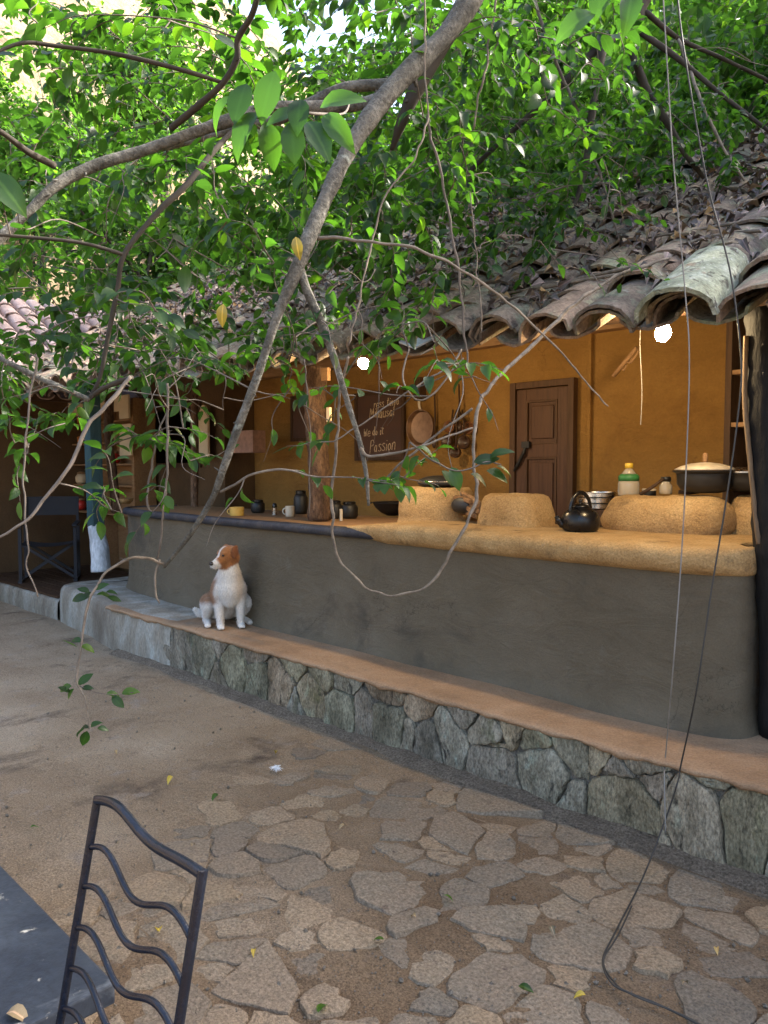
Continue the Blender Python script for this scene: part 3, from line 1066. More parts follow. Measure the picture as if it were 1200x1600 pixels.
slots = []
col = 0
x = XA + SPX * 10
rt = random.Random(3)
while x > -9.3:
    for r_ in range(NROW):
        y = EY + DY * r_
        for pan in (True, False):
            X = x + (SPX / 2 if pan else 0) + rt.uniform(-0.022, 0.022)
            jy = rt.uniform(-0.05, 0.05)
            zz = roof_z(X, y + jy) + (0.062 if pan else 0.040) + rt.uniform(-0.006, 0.008)
            pit = RA - 0.055 + rt.uniform(-0.03, 0.03)
            Mx = Matrix.Translation((X, y + jy, zz)) @ Matrix.Rotation(rt.uniform(-0.13, 0.13), 4, 'Z') @ Matrix.Rotation(pit, 4, 'X') @ Matrix.Rotation(rt.uniform(-0.13, 0.13), 4, 'Y')
            s_ = rt.uniform(0.95, 1.07)
            Mx = Mx @ Matrix.Diagonal((s_, s_, s_ * rt.uniform(0.9, 1.1), 1))
            if r_ == 0 and not pan:
                # a second tile under the first at the eave, as the photograph's doubled rims show
                if rt.random() < 0.55:
                    slots.append((rt.choice(covers), Mx @ Matrix.Translation((rt.uniform(-0.012, 0.012), rt.uniform(0.0, 0.04), -0.022)) @ Matrix.Diagonal((0.96, 1, 0.96, 1))))
            slots.append((rt.choice(pans if pan else covers), Mx))
    x -= SPX
    col += 1
place_tiles(slots, roofo, 300, 'roof_tiles', M['tile'])
# the big lichen tile over the near bulb and the pale slipped sheet
big = tile_mesh('roof_tile', 0.52, 0.162, 0.140, 0.130, 0.018, 77, M['tilelichen'])
for (me, X, y, dz, yaw) in ((big, XA + 0.02, EY - 0.06, 0.075, 0.06),):
    Mx = Matrix.Translation((X, y, roof_z(X, y) + dz)) @ Matrix.Rotation(yaw, 4, 'Z') @ Matrix.Rotation(RA - 0.02, 4, 'X')
    o = bpy.data.objects.new('roof_tile', me)
    COL.objects.link(o); o.parent = roofo
    o.matrix_basis = Matrix.Translation(-woff(roofo)) @ Mx
    o['label'] = 'large pale lichen covered tile above the near bulb'
sp0 = on_y(645, 545, EY)
mb = MB()
Mx = Matrix.Translation((sp0.x, EY - 0.03, roof_z(sp0.x, EY) + 0.055)) @ Matrix.Rotation(-0.12, 4, 'Z') @ Matrix.Rotation(RA - 0.06, 4, 'X') @ Matrix.Rotation(0.35, 4, 'Y')
pl = [(-0.07, 0.0), (0.06, -0.02), (0.075, 0.2), (0.06, 0.40), (-0.06, 0.41), (-0.075, 0.18)]
mb.add([Mx @ Vector((a, b, 0.006 + 0.01 * math.cos(a * 20))) for a, b in pl] + [Mx @ Vector((a, b, -0.004 + 0.01 * math.cos(a * 20))) for a, b in pl],
       [(0, 1, 2, 3, 4, 5), (11, 10, 9, 8, 7, 6)] + [(i, (i + 1) % 6, 6 + (i + 1) % 6, 6 + i) for i in range(6)])
o = mb.build('broken_tile', M['sheet'], roofo)
o['label'] = 'pale blue grey slipped piece at the eave'

# timber: wall plate, header, rafters
def zt(x, y): return roof_z(x, y) - 0.075


mb = MB()
for (a, b) in ((1.2, -2.0), (-2.0, -5.2), (-5.2, -9.0)):
    mb.bar((a, 3.52, zt(a, 3.52) - 0.06), (b, 3.52, zt(b, 3.52) - 0.06), 0.08, 0.10)
mb.build('wall_plate', M['darkwood'], kb)
for k in range(15):
    x = 0.9 - 0.7 * k
    mb = MB()
    mb.bar((x, 3.44, zt(x, 3.44) - 0.005), (x + 0.02, 5.0, zt(x, 5.0) - 0.005), 0.055, 0.06)
    mb.build('rafter', M['darkwood'], kb)
mb = MB()
mb.bar((-2.55, 4.94, 2.52), (-7.0, 4.94, 2.52), 0.10, 0.09)
mb.build('header_beam', M['palebeam'], kb)
# posts
def post(name, pts, rad, mat, n=12, label=None):
    mb = MB()
    sp_ = spline(pts, 10)
    mb.tube(sp_, [rad * (1 + 0.10 * nz(p, 3, 2) + 0.06 * nz(p, 9, 5)) for p in sp_], n)
    o = mb.build(name, mat, kb, True)
    for v in o.data.vertices:
        w = Vector(v.co) + woff(o)
        k = 0.10 * rad * nz(w, 22, 7)
        v.co.x += k; v.co.y += k
    if label: o['label'] = label
    return o


post('post', [on_y(1198, 520, 3.47) + Vector((0, 0, 0.1)), on_y(1200, 640, 3.47), on_y(1207, 800, 3.47), on_y(1217, 950, 3.47), on_y(1222, 1150, 3.47)], 0.085, M['blackpost'], 14, 'blackened post at the near end')
post('sapwood_strip', [on_y(1166, 525, 3.40), on_y(1164, 620, 3.40), on_y(1170, 700, 3.40), on_y(1180, 800, 3.40), on_y(1186, 850, 3.40)], 0.011, M['sapwood'], 7)
post('post', [on_y(497, 572, 3.62), on_y(492, 620, 3.62), on_y(497, 700, 3.62), on_y(500, 760, 3.62), on_y(499, 812, 3.62)], 0.080, M['bark_post'], 14, 'thick bark covered post behind the counter')
post('post', [on_y(172, 600, 3.85), on_y(170, 680, 3.85), on_y(178, 760, 3.85), on_y(182, 800, 3.85)], 0.05, M['bark_post'], 10, 'slim crooked brown post')
post('post', [on_y(303, 590, 4.2), on_y(304, 700, 4.2), on_y(304, 800, 4.2)], 0.04, M['bark_post'], 10, 'slim brown post beside the dark window')
mb = MB(); c = on_y(509, 585, 3.50); mb.box(c, (0.07, 0.03, 0.09)); mb.build('timber_block', M['palebeam'], kb, bevel=0.004)
mb = MB(); c = on_y(514, 648, 3.50); mb.box(c, (0.035, 0.02, 0.10)); mb.build('timber_block', M['cream'], kb, bevel=0.003)

# door
d0, d1 = on_y(804, 600, BY), on_y(904, 596, BY)
dz1 = d0.z
dz0 = 0.36
W_ = d1.x - d0.x
door = MB()
door.span((d0.x + 0.055, BY - 0.03, dz0), (d1.x - 0.055, BY + 0.002, dz1 - 0.055))
dooro = door.build('door', M['door'], kb)
fw = 0.05
mb = MB()
mb.span((d0.x, BY - 0.065, dz0), (d0.x + fw, BY - 0.005, dz1))
mb.span((d1.x - fw, BY - 0.065, dz0), (d1.x, BY - 0.005, dz1))
mb.span((d0.x + fw + .001, BY - 0.06, dz1 - fw), (d1.x - fw - .001, BY - 0.006, dz1))
mb.build('door_frame', M['doordark'], dooro, bevel=0.005)
ix0, ix1 = d0.x + 0.058, d1.x - 0.058
pz = [(dz1 - 0.145, dz1 - 0.475), (dz1 - 0.575, dz1 - 1.20), (dz1 - 1.30, dz0 + 0.14)]
mb = MB()
mb.span((ix0, BY - 0.048, dz0 + .01), (ix0 + 0.085, BY - 0.031, dz1 - 0.06))
mb.span((ix1 - 0.085, BY - 0.048, dz0 + .01), (ix1, BY - 0.031, dz1 - 0.06))
mb.build('stile', M['door'], dooro, bevel=0.003)
edges = [dz1 - 0.06] + [v for a in pz for v in a] + [dz0 + .01]
for k in range(0, len(edges), 2):
    mb = MB(); mb.span((ix0 + 0.086, BY - 0.047, edges[k]), (ix1 - 0.086, BY - 0.031, edges[k + 1]))
    mb.build('rail', M['door'], dooro, bevel=0.003)
for (a, b) in pz:
    mb = MB()
    mb.span((ix0 + 0.125, BY - 0.042, b + 0.04), (ix1 - 0.125, BY - 0.031, a - 0.04))
    mb.build('door_panel', M['door'], dooro, bevel=0.008)
    mb = MB()
    for (u0, u1, v0, v1) in ((ix0 + 0.087, ix1 - 0.087, a - 0.014, a - 0.001), (ix0 + 0.087, ix1 - 0.087, b + 0.001, b + 0.014)):
        mb.span((u0, BY - 0.052, v0), (u1, BY - 0.031, v1))
    for (u0, u1) in ((ix0 + 0.0875, ix0 + 0.1), (ix1 - 0.1, ix1 - 0.0875)):
        mb.span((u0, BY - 0.0515, b + 0.015), (u1, BY - 0.031, a - 0.015))
    mb.build('moulding', M['doordark'], dooro)
mb = MB()
hp = on_y(822, 695, BY - 0.07)
mb.box(hp, (0.07, 0.03, 0.05)); mb.tube([hp, on_y(818, 708, BY - 0.08), on_y(808, 728, BY - 0.07), on_y(803, 736, BY - 0.06)], [0.012, 0.014, 0.016, 0.008], 8)
mb.build('lock', M['soot'], dooro, bevel=0.003)
# wall joint beside the door and the plug rail above
mb = MB(); jx = on_y(921, 600, BY).x; mb.span((jx, BY - 0.035, 0.3), (jx + 0.03, BY + 0.001, 3.0)); mb.build('wall_pilaster', M['ochre'], kb, bevel=0.008)

# ------------------------------------------------------------------ wing at the far end of the courtyard
wing = empty('tiled_wing', (-10.2, 0.5, 0), 'brown walled wing with a pale pinkish tile roof at the far left', 'building')
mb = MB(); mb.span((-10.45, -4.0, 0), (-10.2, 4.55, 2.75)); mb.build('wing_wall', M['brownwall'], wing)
WX, WZ, WS = -8.95, 2.30, 0.60
mb = MB()
rows = [[(WX - 0.2 - k, y, WZ + WS * (0.2 + k) - 0.03) for k in (0, 0.8, 1.6, 2.35)] + [(WX - 4.6, y, WZ)] for y in (-4.5, -2, 0, 2, 4, 6.5)]
mb.grid(rows)
wroof = mb.build('roof', M['underroof'], wing)
wc = [tile_mesh('wing_tile', 0.40, 0.108, 0.09, 0.085, 0.016, 90 + k, M['tilepink']) for k in range(3)]
wp = [tile_mesh('wing_pan_tile', 0.40, 0.100, 0.108, 0.060, 0.014, 95 + k, M['tilepink'], True) for k in range(2)]
slots = []
WA = math.atan(WS)
y = -3.0
while y < 6.4:
    for r_ in range(10):
        k = 0.255 * r_
        for pan in (True, False):
            Y = y + (0.123 if pan else 0) + rt.uniform(-0.012, 0.012)
            j = rt.uniform(-0.025, 0.025)
            Mx = Matrix.Translation((WX - k - j, Y, WZ + WS * (k + j) + (0.062 if pan else 0.040))) @ Matrix.Rotation(R(90) + rt.uniform(-0.06, 0.06), 4, 'Z') @ Matrix.Rotation(WA - 0.05, 4, 'X') @ Matrix.Rotation(rt.uniform(-0.06, 0.06), 4, 'Y')
            slots.append((rt.choice(wp if pan else wc), Mx))
    y += 0.246
place_tiles(slots, wroof, 300, 'roof_tiles', M['tilepink'])
mb = MB()
mb.bar((-9.35, -4.0, 2.38), (-9.35, 4.4, 2.38), 0.09, 0.11); mb.build('wing_beam', M['darkwood'], wing)

# ================================================================== objects
def thing(name, label, cat, loc, group=None):
    return empty(name, loc, label, cat, group)


# ------------------------------------------------------------------ lit bulbs under the eave
m, nt, b = new_mat('lit_bulb')
b.inputs['Base Color'].default_value = (1, 0.9, 0.7, 1)
b.inputs['Emission Color'].default_value = (1.0, 0.72, 0.38, 1)
b.inputs['Emission Strength'].default_value = BULB
M['bulb'] = m


def bulb(px, py, Y, label, hx, hz):
    p = on_y(px, py, Y)
    t = thing('light_bulb', label, 'light bulb', p, 'lit bulbs under the eave')
    mb = MB()
    mb.lathe(p, [(0.004, -0.039), (0.021, -0.035), (0.032, -0.018), (0.035, 0.0), (0.030, 0.020), (0.017, 0.036), (0.014, 0.046)], 18, axis=Vector((hx, 0.25, hz)).normalized())
    mb.build('bulb', M['bulb'], t, True)
    a = p + Vector((hx, 0.25, hz)).normalized() * 0.045
    e = p + Vector((hx, 0.25, hz)).normalized() * 0.10
    mb = MB(); mb.tube([a, e], [0.017, 0.020], 10); mb.build('bulb_holder', M['soot'], t, True)
    top = Vector((e.x, 3.5, zt(e.x, 3.5) - 0.05))
    mb = MB(); mb.tube(spline([e, (e + top) / 2 + Vector((0, 0, -0.02)), top], 6), 0.004, 6); mb.build('flex', M['soot'], t, True)
    return p


B1 = bulb(1036, 520, 3.36, 'bright lit bulb glowing under the lichen covered tile at the near end', 0.10, 1.0)
B2 = bulb(568, 568, 3.40, 'smaller lit bulb glowing beside the bark covered post', -0.9, 0.3)

# ------------------------------------------------------------------ kettle
kp = on_z(891, 832, LZ); kp.y += 0.10
KS = 0.86


def ks(q):
    q.v = [tuple(kp + (Vector(p) - kp) * KS) for p in q.v]
    return q


t = thing('kettle', 'round black kettle with an upright hoop handle on the clay ledge', 'kettle', kp)
mb = MB()
mb.lathe(kp, [(0.085, 0.0), (0.108, 0.012), (0.118, 0.045), (0.116, 0.085), (0.100, 0.120), (0.070, 0.142), (0.055, 0.148)], 28)
ks(mb).build('body', M['blackmetal'], t, True)
mb = MB()
mb.lathe(kp, [(0.056, 0.149), (0.054, 0.158), (0.035, 0.168), (0.012, 0.172), (0.008, 0.18), (0.014, 0.188), (0.012, 0.198), (0.002, 0.2)], 20)
ks(mb).build('lid', M['blackmetal'], t, True)
dl = Vector((-0.72, -0.69, 0)); dr = Vector((0.69, -0.72, 0))
mb = MB()
mb.tube(spline([kp + dl * 0.10 + Vector((0, 0, 0.045)), kp + dl * 0.120 + Vector((0, 0, 0.05)), kp + dl * 0.138 + Vector((0, 0, 0.075)), kp + dl * 0.150 + Vector((0, 0, 0.095))], 5),
        [0.026] * 5 + [0.020] * 6 + [0.014] * 5, 10)
ks(mb).build('spout', M['blackmetal'], t, True)
mb = MB()
hd = Vector((0.25, 0.97, 0)).normalized()
arc = [kp + hd * (0.085 * math.cos(a)) + Vector((0, 0, 0.125 + 0.115 * math.sin(a))) for a in np.linspace(-0.15, math.pi + 0.15, 18)]
mb.tube(arc, 0.0095, 8, squash=1.5)
ks(mb).build('handle', M['blackmetal'], t, True)

# steel tiffin plates on a small crate
sp_ = on_y(932, 795, 4.08)
t = thing('wooden_block', 'low dark wooden block under the steel pans between the hearths', 'block', (sp_.x, sp_.y, LZ))
mb = MB(); mb.span((sp_.x - 0.13, sp_.y - 0.09, LZ), (sp_.x + 0.13, sp_.y + 0.09, sp_.z)); mb.build('block', M['darkwood'], t, bevel=0.006)
t = thing('steel_pan', 'stack of shiny round steel pans beside the black kettle', 'pan', sp_)
for k in range(3):
    z = sp_.z + 0.003 + 0.033 * k
    mb = MB(); r_ = 0.118 - 0.004 * k
    mb.lathe((sp_.x, sp_.y, z), [(r_ - 0.01, 0), (r_, 0.004), (r_, 0.024), (r_ + 0.006, 0.027), (r_ + 0.006, 0.030), (r_ - 0.004, 0.030), (r_ - 0.008, 0.012)], 30)
    mb.build('pan', M['steel'], t, True, sharp=40)

# bottle, jar, little tins on the wide hearth
hz_ = LZ + 0.17
bp = on_y(982, 775, 4.06)
t = thing('glass_bottle', 'squat square bottle with a green band and a yellow cap', 'bottle', bp)
m, nt, b = new_mat('bottle_glass')
b.inputs['Base Color'].default_value = (0.75, 0.66, 0.5, 1); b.inputs['Roughness'].default_value = 0.12
b.inputs['Transmission Weight'].default_value = 0.55
M['glass'] = m
M['green'] = plain('green_label', (0.03, 0.16, 0.04), 0.5)
M['yellow'] = plain('yellow_cap', (0.62, 0.40, 0.04), 0.4)
mb = MB(); mb.lathe(bp, [(0.056, 0), (0.060, 0.01), (0.060, 0.07), (0.056, 0.085)], 16); mb.build('body', M['glass'], t, True)
mb = MB(); mb.lathe(bp, [(0.0575, 0.086), (0.0575, 0.112), (0.046, 0.124)], 16); mb.build('green_band', M['green'], t, True)
mb = MB(); mb.lathe(bp, [(0.044, 0.124), (0.026, 0.145), (0.020, 0.156)], 16); mb.build('neck', M['glass'], t, True)
mb = MB(); mb.lathe(bp, [(0.023, 0.157), (0.023, 0.182), (0.018, 0.187)], 14); mb.build('cap', M['yellow'], t, True)
jp = on_y(1040, 772, 4.10)
t = thing('glass_jar', 'small glass jar with a dark lid beside the big black pot', 'jar', jp)
mb = MB(); mb.lathe(jp, [(0.030, 0), (0.035, 0.006), (0.035, 0.045), (0.024, 0.062), (0.024, 0.07)], 18); mb.build('body', M['glass'], t, True)
mb = MB(); mb.lathe(jp, [(0.027, 0.071), (0.027, 0.092), (0.022, 0.096)], 18); mb.build('lid', M['soot'], t, True)
tp = on_y(1014, 775, 4.12)
t = thing('spice_tin', 'flat dark tin with a white lid left of the glass jar', 'tin', tp)
mb = MB(); mb.lathe(tp, [(0.038, 0), (0.038, 0.03)], 18); mb.build('body', M['soot'], t, True, sharp=40)
mb = MB(); mb.lathe(tp, [(0.039, 0.031), (0.039, 0.040), (0.034, 0.042)], 18); mb.build('lid', M['whitemug'], t, True, sharp=40)
for k, (a, b_) in enumerate(((1000, 776), (1060, 772))):
    p = on_y(a, b_, 4.02)
    q = p + Vector((0.11 if k == 0 else 0.09, 0.05, 0.012 if k else 0.10))
    t = thing('stirring_stick', ('dark wooden stick leaning against the square bottle', 'dark wooden stick lying in front of the glass jar')[k], 'stick', p)
    mb = MB(); mb.tube([p + Vector((0, 0, 0.012)), (p + q) / 2, q], [0.011, 0.010, 0.008], 7); mb.build('stick', M['darkwood'], t, True)

# big pot with lid on the wide hearth
pp = on_y(1101, 770, 4.05)
t = thing('cooking_pot', 'big black cooking pot with a cream lid and a wooden knob', 'pot', pp)
mb = MB()
mb.lathe(pp, [(0.07, 0.0), (0.115, 0.012), (0.138, 0.045), (0.140, 0.085), (0.142, 0.100), (0.160, 0.112), (0.161, 0.118), (0.145, 0.118), (0.13, 0.09)], 32)
mb.build('pot_body', M['soot'], t, True, sharp=45)
mb = MB()
mb.lathe(pp, [(0.150, 0.119), (0.152, 0.124), (0.12, 0.140), (0.07, 0.154), (0.02, 0.160), (0.002, 0.161)], 32)
mb.build('lid', M['potlid'], t, True)
mb = MB(); mb.lathe(pp, [(0.010, 0.158), (0.014, 0.17), (0.013, 0.20), (0.010, 0.208), (0.002, 0.21)], 12); mb.build('knob', M['palebeam'], t, True)
p2 = on_y(1168, 768, 4.15)
t = thing('cooking_pot', 'smaller dark pot with a shiny rim partly behind the blackened post', 'pot', p2)
mb = MB(); mb.lathe(p2, [(0.06, 0), (0.10, 0.015), (0.115, 0.06), (0.118, 0.09), (0.13, 0.098)], 26); mb.build('pot_body', M['soot'], t, True)
mb = MB(); mb.lathe(p2, [(0.131, 0.0985), (0.131, 0.104), (0.06, 0.125), (0.002, 0.128)], 26); mb.build('lid', M['steel'], t, True, sharp=40)

# shallow pan upside on the left hearth
ap = Vector((on_y(686, 762, 3.92).x, 3.92, LZ + 0.215))
t = thing('frying_pan', 'shallow black pan with a bright rim on top of the left hearth', 'pan', ap)
mb = MB(); mb.lathe(ap, [(0.10, 0), (0.135, 0.006), (0.150, 0.030)], 30); mb.build('pan_body', M['soot'], t, True)
mb = MB(); mb.lathe(ap, [(0.1505, 0.0305), (0.153, 0.034), (0.151, 0.038), (0.147, 0.036)], 30); mb.build('rim', M['steel'], t, True)
mb = MB(); mb.lathe(ap, [(0.145, 0.037), (0.135, 0.048), (0.09, 0.066), (0.04, 0.074), (0.002, 0.075)], 30); mb.build('lid', M['soot'], t, True)

# wok at the left of the hearths
wp_ = on_z(601, 806, CT + 0.01); wp_.y += 0.10
t = thing('wok', 'dark iron wok resting on the counter left of the clay hearths', 'wok', wp_ + Vector((0, 0, 0)))
mb = MB(); mb.lathe(wp_, [(0.05, 0.0), (0.10, 0.022), (0.145, 0.062), (0.165, 0.10), (0.172, 0.104), (0.168, 0.108), (0.14, 0.066), (0.09, 0.028), (0.002, 0.014)], 32); mb.build('bowl', M['soot'], t, True)
mb = MB()
for s in (-1, 1):
    c_ = wp_ + Vector((0.7 * s, 0.7 * s, 0)) * 0.175 + Vector((0, 0, 0.1))
    mb.tube([c_ + Vector((0.03 * math.cos(a), -0.03 * math.cos(a), 0)) + Vector((0.7 * s, 0.7 * s, 0)) * 0.035 * math.sin(a) for a in np.linspace(0, math.pi, 9)], 0.005, 6)
mb.build('handle', M['soot'], t, True)

# firewood pushed into the left hearth
fb = [((742, 806), (704, 795), 0.02), ((748, 792), (706, 788), 0.045), ((740, 800), (712, 778), 0.03), ((736, 784), (700, 776), 0.06), ((750, 799), (716, 803), 0.012), ((746, 786), (722, 771), 0.085)]
for k, (a, b_, h) in enumerate(fb):
    p = on_y(a[0], a[1], 3.66); q = on_y(b_[0], b_[1], 3.86)
    p.z = max(LZ + 0.016, p.z); q.z = max(LZ + 0.02, q.z)
    t = thing('firewood_stick', 'rough split firewood stick in the heap at the left hearth', 'firewood', p, 'firewood sticks at the left hearth')
    mb = MB()
    m_ = (p + q) / 2 + Vector((0, 0, 0.006))
    mb.tube([p, m_, q], [0.015 + 0.004 * (k % 3), 0.017, 0.014], 6)
    mb.build('stick', M['firewood'], t)

# ------------------------------------------------------------------ mugs and jars on the far counter
def mug(px, py, Y, r_, h, mat, label, hdir):
    p = on_y(px, py, Y); p.z = CT + 0.001
    t = thing('mug', label, 'mug', p)
    mb = MB(); mb.lathe(p, [(r_ * 0.86, 0), (r_ * 0.96, 0.004), (r_, h * 0.5), (r_ * 1.02, h), (r_ * 0.94, h), (r_ * 0.90, h * 0.3), (0.002, h * 0.12)], 26); mb.build('cup', mat, t, True, sharp=50)
    d = Vector((hdir[0], hdir[1], 0)).normalized()
    mb = MB(); mb.tube([p + d * (r_ * 0.93 + 0.024 * math.sin(a)) + Vector((0, 0, h * 0.5 + h * 0.30 * math.cos(a))) for a in np.linspace(0, math.pi, 11)], 0.0055, 7); mb.build('handle', mat, t, True)


mug(370, 798, 3.56, 0.058, 0.072, M['yellowmug'], 'yellow glazed mug standing alone on the dark counter edge', (-0.75, -0.65))
mug(453, 795, 3.80, 0.036, 0.085, M['whitemug'], 'cream mug left of the bark covered post', (-0.75, -0.65))
for k, (a, b_, Y, r_, h, l) in enumerate(((403, 790, 3.95, 0.060, 0.115, 'wide dark jar left of the pepper pot on the counter'), (524, 795, 3.9, 0.055, 0.14, 'dark jar just right of the bark covered post'),
                                          (546, 795, 3.98, 0.065, 0.13, 'dark round jar behind the small candle'), (470, 790, 4.1, 0.06, 0.20, 'tall dark jar behind the cream mug'))):
    p = on_y(a, b_, Y); p.z = CT + 0.001
    t = thing('storage_jar', l, 'jar', p)
    mb = MB(); mb.lathe(p, [(r_ * 0.8, 0), (r_, h * 0.15), (r_, h * 0.7), (r_ * 0.7, h * 0.86)], 20); mb.build('body', M['soot'], t, True)
    mb = MB(); mb.lathe(p, [(r_ * 0.74, h * 0.865), (r_ * 0.74, h * 0.97), (r_ * 0.6, h), (0.002, h)], 20); mb.build('lid', M['blackmetal'], t, True, sharp=40)
p = on_y(429, 792, 3.85); p.z = CT + 0.001
t = thing('pepper_pot', 'small steel pepper pot standing between the jar and the cream mug', 'pepper pot', p)
mb = MB(); mb.lathe(p, [(0.022, 0), (0.023, 0.06), (0.018, 0.066)], 16); mb.build('body', M['steel'], t, True, sharp=40)
mb = MB(); mb.lathe(p, [(0.02, 0.067), (0.02, 0.085), (0.012, 0.098), (0.002, 0.10)], 16); mb.build('cap', M['blackmetal'], t, True, sharp=40)
p = on_y(533, 800, 3.75); p.z = CT + 0.001
t = thing('candle', 'short cream candle standing right of the bark covered post', 'candle', p)
mb = MB(); mb.lathe(p, [(0.012, 0), (0.012, 0.085), (0.004, 0.088)], 10); mb.build('wax', M['whitemug'], t, True, sharp=40)
mb = MB(); mb.tube([p + Vector((0, 0, 0.088)), p + Vector((0.001, 0, 0.10))], 0.0015, 5); mb.build('wick', M['soot'], t)
p = on_y(150 + 40, 797, 3.95); p.z = CT + 0.001
t = thing('clay_dish', 'low terracotta dish at the far end of the counter', 'dish', p)
mb = MB(); mb.lathe(p, [(0.09, 0), (0.12, 0.03), (0.13, 0.06), (0.12, 0.06), (0.08, 0.02), (0.002, 0.015)], 22); mb.build('dish', M['clay'], t, True)

# ------------------------------------------------------------------ chalkboards
GLYPH = {
    'r': (0.55, [[(0, 0), (0, 1)], [(0, .7), (.25, 1), (.5, .95)]]),
    'e': (0.7, [[(0, .5), (.6, .55), (.5, .95), (.2, 1), (0, .6), (.05, .15), (.35, 0), (.65, .2)]]),
    's': (0.6, [[(.5, .9), (.2, 1), (.05, .75), (.45, .4), (.45, .1), (.15, 0), (0, .12)]]),
    't': (0.6, [[(.25, 1.6), (.22, .2), (.4, 0), (.55, .1)], [(0, 1.1), (.5, 1.15)]]),
    'i': (0.25, [[(.1, 1), (.1, 0)], [(.1, 1.4), (.12, 1.52)]]),
    'n': (0.65, [[(0, 0), (0, 1)], [(0, .7), (.3, 1), (.5, .8), (.52, 0)]]),
    'y': (0.65, [[(0, 1), (.25, .3)], [(.55, 1), (.2, -.3), (0, -.6)]]),
    'o': (0.7, [[(.3, 1), (.05, .7), (.08, .2), (.32, 0), (.55, .3), (.5, .8), (.3, 1)]]),
    'M': (1.1, [[(0, 0), (.1, 1.7), (.45, .6), (.8, 1.7), (.9, 0)]]),
    'h': (0.65, [[(0, 0), (0, 1.8)], [(0, .7), (.3, 1), (.5, .8), (.52, 0)]]),
    'a': (0.7, [[(.5, .9), (.2, 1), (0, .5), (.15, 0), (.45, .3), (.5, 1), (.5, .1), (.62, 0)]]),
    'u': (0.65, [[(0, 1), (.03, .2), (.25, 0), (.5, .3), (.5, 1)], [(.5, .3), (.56, 0)]]),
    'l': (0.3, [[(.1, 1.8), (.1, .1), (.2, 0)]]),
    'W': (1.1, [[(0, 1.7), (.2, 0), (.45, 1.1), (.7, 0), (.95, 1.7)]]),
    'd': (0.7, [[(.5, .8), (.2, 1), (0, .5), (.2, 0), (.5, .3)], [(.52, 1.8), (.5, .1), (.6, 0)]]),
    'P': (0.75, [[(0, -.2), (.05, 1.7)], [(.03, 1.65), (.5, 1.7), (.65, 1.3), (.45, .95), (.05, .9)]]),
    ' ': (0.5, []),
}


def chalk_text(txt, px, py, Y, size, parent):
    """chalk strokes drawn letter by letter"""
    c = on_y(px, py, Y)
    xh = size * 0.5
    wd = sum(GLYPH[k][0] + 0.16 for k in txt) * xh
    x = c.x - wd / 2
    mb = MB()
    for k in txt:
        w_, st = GLYPH[k]
        jz = rnd.uniform(-0.1, 0.1) * xh; js = rnd.uniform(0.88, 1.12)
        for q in st:
            pts = spline([(x + (p[0] + 0.12 * p[1]) * xh * js, Y + rnd.uniform(-0.0004, 0.0004), c.z - xh * 0.6 + jz + p[1] * xh * js + (x - c.x) * 0.05) for p in q], 4) if len(q) > 2 else [(x + (p[0] + 0.12 * p[1]) * xh, Y, c.z - xh * 0.6 + jz + p[1] * xh + (x - c.x) * 0.05) for p in q]
            mb.tube([Vector(p) for p in pts], [rnd.uniform(0.0026, 0.0048) for _ in pts], 5)
        x += (w_ + 0.16) * xh
    return mb.build('chalk_writing', M['chalk'], parent)


def chalkboard(x0, x1, y0, y1, Y, label, rows):
    a = on_y(x0, y1, Y); c = on_y(x1, y0, Y)
    t = thing('chalkboard', label, 'chalkboard', ((a.x + c.x) / 2, Y, a.z))
    mb = MB(); mb.span((a.x + 0.03, Y, a.z + 0.03), (c.x - 0.03, Y + 0.012, c.z - 0.03)); mb.build('board', M['board'], t)
    mb = MB()
    mb.span((a.x, Y - 0.012, a.z), (a.x + 0.035, Y + 0.016, c.z)); mb.span((c.x - 0.035, Y - 0.012, a.z), (c.x, Y + 0.016, c.z))
    mb.span((a.x + 0.036, Y - 0.011, a.z), (c.x - 0.036, Y + 0.015, a.z + 0.035)); mb.span((a.x + 0.036, Y - 0.011, c.z - 0.035), (c.x - 0.036, Y + 0.015, c.z))
    mb.build('frame', M['darkwood'], t, bevel=0.003)
    for (txt, px, py, s) in rows: chalk_text(txt, px, py, Y - 0.0025, s, t)


chalkboard(555, 632, 607, 720, 4.96, 'brown chalkboard with chalk writing about passion beside the hanging pan',
           [('ress tinyo', 604, 630, 0.088), ('Mihausal', 597, 646, 0.105), ('We do it', 584, 676, 0.085), ('Passion', 598, 698, 0.125)])
chalkboard(455, 487, 616, 690, 4.96, 'narrow dark chalkboard partly behind the bark covered post', [('Menu', 470, 634, 0.09)][:0])

# ------------------------------------------------------------------ hanging pan and ladles
c = on_y(657, 668, 4.95)
t = thing('hanging_pan', 'round copper coloured frying pan hanging on the ochre wall', 'pan', c)
mb = MB(); mb.lathe(c + Vector((0, 0.03, 0)), [(0.11, 0.0), (0.135, -0.004), (0.152, -0.045), (0.157, -0.045), (0.142, 0.004), (0.11, 0.010), (0.002, 0.010)][::1], 34, axis=(0, 1, 0)); mb.build('pan_body', M['copper'], t, True, sharp=50)
mb = MB(); mb.tube(spline([c + Vector((0, -0.0, 0.145)), c + Vector((0, -0.02, 0.2)), c + Vector((0, -0.01, 0.30))], 4), [0.014] * 9, 8, squash=0.5); mb.build('handle', M['potlid'], t, True)
h = on_y(656, 608, 4.95)
t = thing('wall_bracket', 'short dark wooden bracket above the hanging pan', 'bracket', h)
mb = MB(); mb.box(h, (0.075, 0.08, 0.20)); mb.build('block', M['darkwood'], t, bevel=0.005)
mb = MB(); mb.tube([h + Vector((0, -0.04, -0.06)), h + Vector((0, -0.08, -0.07)), h + Vector((0, -0.085, -0.05))], 0.006, 6); mb.build('hook', M['soot'], t, True)

